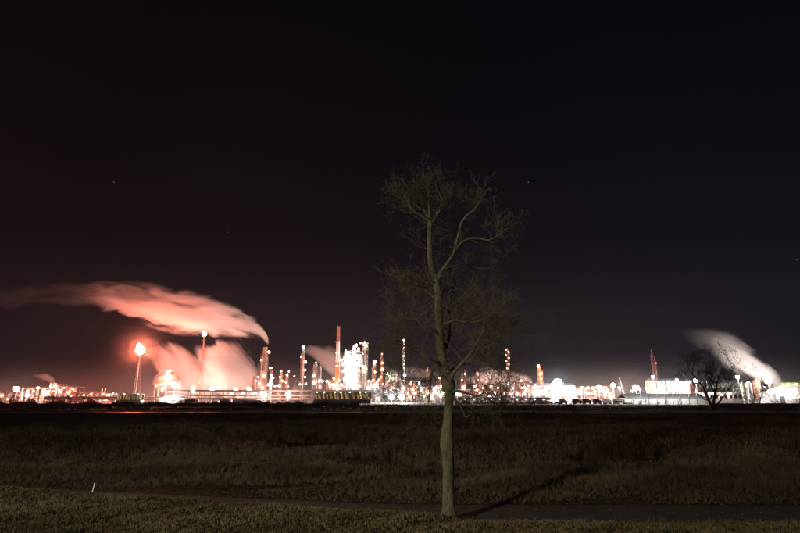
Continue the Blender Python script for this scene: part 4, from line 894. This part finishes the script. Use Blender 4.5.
for nm, rows in limbs:
    rows=[(447+(a-447)*(.93 if b_<300 else 1), 222-(222-b_)*.78 if b_<222 else b_, c, r0) for a,b_,c,r0 in rows]
    o_, r_, mb = limb(nm, rows, 8)
    obj('broken_branch' if 'broken' in nm else 'limb', mb, bark if 'broken' not in nm else M['dbark'], troot, smooth=True)
    hi = rows[-1][1] < 300; k_ = len(o_)
    n_tw = 18 if hi else 15
    if 'broken' in nm: n_tw=3
    for j in range(n_tw):
        i = rs.randint(int(k_*.22), k_-2) if j > 5 else k_-2
        d=(o_[i+1]-o_[i]).normalized(); side=rnd_dir(d, R(rs.uniform(35,90)), rs)
        if j in (8,9,10) and 'broken' not in nm:            # middle sized branches with their own forks
            grow(tw, o_[i], rnd_dir(d, R(rs.uniform(30,60)), rs), rs.uniform(1.0,1.5)*(.75 if hi else 1), min(r_[i]*.6,.05), 3, rs, (0,0,.05), .24, (2,3), .005, .6, 6); continue
        tr_=(0,0,.07) if hi else (0,0,rs.choice([-.14,.02,.10]))
        grow(tw, o_[i], side, rs.uniform(.6,1.25)*(.66 if hi else 1) * (1 if hi else 1.35), max(.012, min(r_[i]*.45,.026)), 2 if (hi or j%4) else 3, rs, tr_, .30, (3,5), .0045, .62, 5)
for j in range(26):                                     # epicormic shoots on the trunk
    i=rs.randint(60,len(tp)-4); d=rnd_dir(Vector((0,0,1)), R(rs.uniform(60,100)), rs); grow(tw, tp[i], d, rs.uniform(.5,1.3), .013, 2, rs, (0,0,rs.choice([-.05,.1])), .22, (2,4), .0045, .62, 4)
for (a,b_,dx,L_) in [(497,385,.2,1.),(470,350,.6,2.1),(478,340,.8,2.2),(474,332,.9,2.0),(484,392,.4,1.),(410,345,-.8,1.6),(418,350,-.6,1.8),(430,380,-.4,1.4),(466,362,.8,2.0),(477,352,.7,1.8)]:
    for q in range(5): grow(tw, P(min(a,484),b_,rs.uniform(-1,1)), Vector((dx+rs.uniform(-.3,.3),rs.uniform(-.4,.4),rs.uniform(-.6,.2))), L_*rs.uniform(.8,1.25), .020, 2, rs, (0,0,-.09), .26, (3,4), .006, .62, 5)
o=obj('twigs',tw,M['twig'],troot); o['kind']='stuff'

def bare(px, pbase, ptop, Y, label, stems, seed, lvl=3, name='bare_tree', spread=1.0, nch=(3,5), group='bare trees along the far road', trop=(0,0,.07), rk=1.):
    p=at(px,pbase,Y); H=at(px,ptop,Y).z; t=thing(name,label,'tree' if name!='shrub' else 'shrub',(p.x,Y,0),group); rs=random.Random(seed); k=K(Y)
    tm=MB(); cm=MB()
    for (dx,th,L_) in stems:                 # sideways lean, thickness, length share
        pts=[Vector((0,0,-.1))]; d=Vector((dx*.5,rs.uniform(-.15,.15),1)).normalized(); r0=H*.022*th*rk; L=H*L_*.62; rad=[r0]
        for i in range(7):
            d=(d+Vector((rs.gauss(dx*.10,.12),rs.gauss(0,.12),.04))).normalized(); pts.append(pts[-1]+d*L/7); rad.append(r0*(1-.72*(i+1)/7))
            if i>0:
                for _ in range(2): grow(cm, pts[-1], rnd_dir(d,R(rs.uniform(35,65)),rs), H*.26*L_*spread*rs.uniform(.7,1.2)*(1-.3*i/7), rad[-1]*.5, lvl-1, rs, trop, .24, nch, max(.02, k*.085), .62, 5)
        tm.tube(pts,rad,8); grow(cm, pts[-1], d, H*.25*L_, rad[-1], lvl-1, rs, trop, .24, nch, max(.02,k*.085), .62, 5)
    obj('trunk',tm,M['dbark'],t,smooth=True); o=obj('crown',cm,M['dbark'],t); o['kind']='stuff'
    return t
bare(713,409,345,190,'wide forked bare tree in front of the right hand buildings',[(-.55,1.1,1.),(.45,1.1,1.05),(.95,.6,.8)],4,lvl=4,spread=1.25,nch=(2,4))
bare(502,414,358,150,'leaning bare tree silhouetted before the pink steam right of the big trunk',[(-.15,1.0,1.),(.4,.7,.9),(-.7,.7,.75)],8,spread=1.2,rk=.8,nch=(2,4))
bare(466,413,372,155,'crooked dark bare tree close right of the big trunk, behind the drooping branch',[(.3,.8,1.),(-.4,.6,.8)],9,spread=1.1,rk=.8,nch=(2,4))
bare(534,412,384,165,'small bare tree before the left end of the white building',[(.2,.8,1.),(-.4,.6,.8)],10,lvl=2)
bare(364,410,384,150,'small forked bare tree before the slanted chutes',[(-.45,.9,1.),(.1,.7,.9)],12,lvl=2)
bare(73,406,384,200,'small dark tree right of the left orange cluster',[(.15,1.3,1.),(-.2,.8,.8)],15,lvl=2)
bare(759,408,372,185,'thin bare tree before the grey silos',[(.1,.7,1.),(-.5,.5,.9)],17,spread=1.1)
bare(776,412,391,170,'small sapling before the white tent hall',[(.1,.8,1.),(.6,.5,.8)],19,lvl=2)
bare(574,413,390,160,'dark sapling right below the brightest white mast',[(.0,1.,1.),(.3,.5,.8)],22,lvl=2)
bare(799,408,385,190,'sapling cut by the right edge of the picture',[(-.2,.8,1.)],23,lvl=2)
bare(10,408,388,200,'bare shrub tree under the leftmost mast',[(-.3,.7,1.),(.3,.7,.9)],24,lvl=2)
bare(26,408,391,200,'twiggy shrub right of the leftmost mast',[(-.3,.6,1.),(.4,.6,.9)],25,lvl=2)
bare(57,407,387,210,'twiggy shrub before the steaming drum at the left',[(-.3,.6,1.),(.2,.6,.9)],27,lvl=2)
bare(-2,408,386,205,'shrub cut by the left edge of the picture',[(.3,.6,1.),(-.2,.6,.9)],28,lvl=2)
bare(45,493,467,32.5,'thin pale sapling in the field grass at the left',[(.5,.35,1.),(-.15,.3,.7)],26,lvl=2,rk=.7)
for i,(a,b_) in enumerate([(640,396),(648,393),(656,397),(668,394),(681,395)]):
    bare(a,412,b_,175,f'{["leftmost","second","middle","fourth","rightmost"][i]} of five thin saplings before the grey hall',[(random.uniform(-.3,.3),.5,1.)],30+i,lvl=2,group='saplings before the grey hall',rk=.6)

# ------------------------------------------------------------------ grass, scattered as one mass each
def cl_noise(x,y,s,ph=0): return .5+.25*np.sin(x*s+ph+1.7*np.sin(y*s*.7+ph))+.25*np.sin(y*s*1.3-ph+1.3*np.sin(x*s*.9))
def track(x,y):
    """0 on the trodden tracks and bare patches of the field, 1 elsewhere"""
    d1=np.abs(y-(33+.45*(x+8)+1.2*np.sin(x*.3))); d2=np.abs(y-(62-.25*x+3*np.sin(x*.12)))
    p=sm((cl_noise(x,y,.33,7)-.13)/.16)
    return np.clip(np.minimum(sm((d1-.5)/1.0),sm((d2-1.0)/2.2))*.85+.15,0,1)*(.35+.65*p)
def tuft(name, nb, h, w_, spread, seed, m, heads=False):
    rs=random.Random(seed); mb=MB()
    for i in range(nb):
        a=rs.uniform(0,6.28); q=rs.uniform(0,spread); x,y=q*math.cos(a),q*math.sin(a); hh=h*rs.uniform(.55,1.); b_=rs.uniform(0,6.28); lx,ly=rs.gauss(0,.22)*hh,rs.gauss(0,.22)*hh
        cx,cy=math.cos(b_)*w_,math.sin(b_)*w_
        o=len(mb.v); mb.v+=[(x-cx,y-cy,-.03),(x+cx,y+cy,-.03),(x+cx*.7+lx*.4,y+cy*.7+ly*.4,hh*.55),(x-cx*.7+lx*.4,y-cy*.7+ly*.4,hh*.55),(x+lx,y+ly,hh)]
        mb.f+=[(o,o+1,o+2,o+3),(o+3,o+2,o+4)]
        if heads and rs.random()<.5:
            o=len(mb.v); z=hh; mb.v+=[(x+lx-w_*2.2,y+ly,z-.12),(x+lx+w_*2.2,y+ly,z-.12),(x+lx*1.1,y+ly,z+.1)]; mb.f.append((o,o+1,o+2))
    return mb.mesh(name,m)
def gmat(name, cols, rough=.9):
    m=bpy.data.materials.new(name); m.use_nodes=True; n=m.node_tree.nodes; l=m.node_tree.links; b=n['Principled BSDF']; b.inputs['Roughness'].default_value=rough; b.inputs['Specular IOR Level'].default_value=.2
    oi=n.new('ShaderNodeObjectInfo'); r=n.new('ShaderNodeValToRGB'); l.new(oi.outputs['Random'],r.inputs[0])
    r.color_ramp.elements[0].color=(*cols[0],1); r.color_ramp.elements[1].color=(*cols[-1],1)
    for i,c in enumerate(cols[1:-1]): e=r.color_ramp.elements.new((i+1)/(len(cols)-1)); e.color=(*c,1)
    an=n.new('ShaderNodeAttribute'); an.attribute_type='INSTANCER'; an.attribute_name='tone'
    mm=n.new('ShaderNodeMix'); mm.data_type='RGBA'; l.new(an.outputs['Fac'],mm.inputs[0]); l.new(r.outputs[0],mm.inputs[7])
    hs=n.new('ShaderNodeHueSaturation'); hs.inputs['Value'].default_value=.42; hs.inputs['Saturation'].default_value=1.05; hs.inputs['Hue'].default_value=.505; l.new(r.outputs[0],hs.inputs['Color']); l.new(hs.outputs[0],mm.inputs[6])
    l.new(mm.outputs[2],b.inputs['Base Color']); return m
def scatter(name, pts, scl, protos_mesh, m, lab):
    me=bpy.data.meshes.new(name); me.from_pydata([tuple(p) for p in pts],[],[]); at_=me.attributes.new('scl','FLOAT','POINT'); at_.data.foreach_set('value',list(map(float,scl)))
    pa=np.array(pts); tn=np.clip(1.7*(cl_noise(pa[:,0],pa[:,1],.16,2.2)*.6+cl_noise(pa[:,0],pa[:,1],.7,5)*.4)-.35,0,1); ta=me.attributes.new('tone','FLOAT','POINT'); ta.data.foreach_set('value',tn.astype(float).tolist())
    o=bpy.data.objects.new(name,me); COL.objects.link(o); o['kind']='stuff'; o['label']=lab
    ng=bpy.data.node_groups.new(name+'_nodes','GeometryNodeTree'); ng.interface.new_socket('Geometry',in_out='INPUT',socket_type='NodeSocketGeometry'); ng.interface.new_socket('Geometry',in_out='OUTPUT',socket_type='NodeSocketGeometry')
    n=ng.nodes; l=ng.links; gi=n.new('NodeGroupInput'); go=n.new('NodeGroupOutput'); jo=n.new('GeometryNodeJoinGeometry')
    pc=bpy.data.collections.new(name+'_kinds')
    for i,pmesh in enumerate(protos_mesh):
        po=bpy.data.objects.new(name+'_tuft',pmesh); pc.objects.link(po)
    ci=n.new('GeometryNodeCollectionInfo'); ci.inputs[0].default_value=pc; ci.inputs['Separate Children'].default_value=True
    ip=n.new('GeometryNodeInstanceOnPoints'); ip.inputs['Pick Instance'].default_value=True
    rv=n.new('FunctionNodeRandomValue'); rv.data_type='FLOAT_VECTOR'; rv.inputs[1].default_value=(.12,.12,6.28); rv.inputs[0].default_value=(-.12,-.12,0)
    na=n.new('GeometryNodeInputNamedAttribute'); na.data_type='FLOAT'; na.inputs['Name'].default_value='scl'
    ri=n.new('FunctionNodeRandomValue'); ri.data_type='INT'
    for s_ in ri.inputs:
        if s_.type=='INT' and s_.name=='Max': s_.default_value=len(protos_mesh)-1
        if s_.type=='INT' and s_.name=='Min': s_.default_value=0
    l.new(gi.outputs[0],ip.inputs['Points']); l.new(ci.outputs[0],ip.inputs['Instance']); l.new(rv.outputs[0],ip.inputs['Rotation']); l.new(na.outputs[0],ip.inputs['Scale'])
    l.new([s_ for s_ in ri.outputs if s_.type=='INT'][0],ip.inputs['Instance Index'])
    l.new(ip.outputs[0],go.inputs[0]); md=o.modifiers.new('scatter','NODES'); md.node_group=ng
    return o
def pts_in(n_, y0, y1, power, mask=None):
    u=rng.random(n_); y=(y0**(power)+(y1**power-y0**power)*u)**(1/power); x=(rng.random(n_)*2-1)*(y*.80+3)
    if mask is not None:
        k=mask(x,y); x,y=x[k],y[k]
    return x,y
# lawn
lawnm=gmat('lawn_grass',[(.075,.07,.032),(.145,.118,.066),(.22,.172,.105),(.10,.09,.045)])
x,y=pts_in(60000,14,31,2,lambda x,y: y<pathc(x)-1.45-.5*np.random.default_rng(3).random(len(x)))
z=hgt(x,y); s_=.6+.8*cl_noise(x,y,2.3,1)*rng.uniform(.6,1.4,len(x)); 
scatter('lawn_grass',np.stack([x,y,z],1),s_,[tuft('lt',9,.10,.006,.09,i,lawnm) for i in range(3)],lawnm,'short trampled lawn in the foreground')
a=rng.random(150)*6.28; q=.38+rng.random(150)**2*.8; x=tb.x+q*np.cos(a); y=TY+q*np.sin(a)
scatter('trunk_grass',np.stack([x,y,hgt(x,y)],1),rng.uniform(.8,2.2,150),[tuft('kt',12,.12,.005,.06,70+i,lawnm) for i in range(3)],lawnm,'longer grass left standing round the foot of the big trunk')
lf=mat('dead_leaf',(.20,.13,.07),.8,c2=(.09,.06,.03),scale=9)
def leafm(i):
    q=random.Random(i); return MB().add([(-.05,0,.005),(0,-.028,.012+q.random()*.02),(.055,0,.008),(0,.03,.01+q.random()*.025)],[(0,1,2),(0,2,3)]).mesh('leaf',lf)
x,y=pts_in(2600,15,33,2,lambda x,y: (np.abs(y-pathc(x))<2.4)|(cl_noise(x,y,1.1,4)>.6)); scatter('leaf_litter',np.stack([x,y,hgt(x,y)+.035],1),rng.uniform(.6,1.5,len(x)),[leafm(i) for i in range(4)],lf,'dead leaves and twigs littering the path edges')
# field: low dry scrub close to the path, taller reed grass behind
fm=gmat('dry_field_grass',[(.07,.048,.036),(.155,.112,.085),(.11,.083,.06),(.23,.165,.13),(.08,.066,.042)])
x,y=pts_in(26000,27,46,1.6,lambda x,y: y>pathc(x)+1.75)
s_=(.35+.55*cl_noise(x,y,.8,2))*rng.uniform(.6,1.3,len(x))*np.interp(y-pathc(x),[1.7,4,12],[.3,.8,1.2])*track(x,y); z=hgt(x,y)
scatter('scrub_grass',np.stack([x,y,z],1),s_,[tuft('st',16,.55,.008,.22,10+i,fm) for i in range(4)],fm,'low dry scrub grass beyond the path')
x,y=pts_in(70000,38,168,1.15)
dn=cl_noise(x,y,.09,.5); keep=rng.random(len(x))<(.35+.65*dn); x,y,dn=x[keep],y[keep],dn[keep]
s_=(.55+.75*dn)*rng.uniform(.7,1.25,len(x))*np.interp(y,[38,55,110,168],[.6,1,.9,.45])*track(x,y); z=hgt(x,y)
scatter('reed_grass',np.stack([x,y,z],1),s_,[tuft('rt',14,1.15,.014,.45,20+i,fm,True) for i in range(4)],fm,'tall dry reed grass across the field')
# dark brush before the road and between road and yard
bm=gmat('dark_brush',[(.04,.03,.022),(.08,.06,.045),(.06,.045,.032)])
x,y=pts_in(9000,115,160,1.5); s_=np.interp(y,[115,160],[.9,.4])*rng.uniform(.7,1.3,len(x))*(.6+.6*cl_noise(x,y,.12,3)); z=hgt(x,y)
scatter('brush',np.stack([x,y,z],1),s_,[tuft('bt',20,1.25,.03,.9,30+i,bm) for i in range(3)],bm,'dark brush on the near side of the far road')
x,y=pts_in(16000,186,335,1.5); s_=rng.uniform(.5,1.2,len(x))*(.5+.6*cl_noise(x,y,.06,4)); z=hgt(x,y)
scatter('rough_grass',np.stack([x,y,z],1),s_,[tuft('ut',16,.9,.05,1.0,40+i,bm) for i in range(3)],bm,'dark rough grass between the far road and the plant')

x,y=pts_in(9000,300,337,1.5,lambda x,y: x<-25); s_=rng.uniform(.6,1.3,len(x))*(.22+.6*cl_noise(x,y,.33,9)**2)
scatter('hedge',np.stack([x,y,x*0],1),s_,[tuft('ht',30,4.4,.07,2.0,50+i,bm) for i in range(3)],bm,'ragged dark scrub hedge before the left half of the plant')
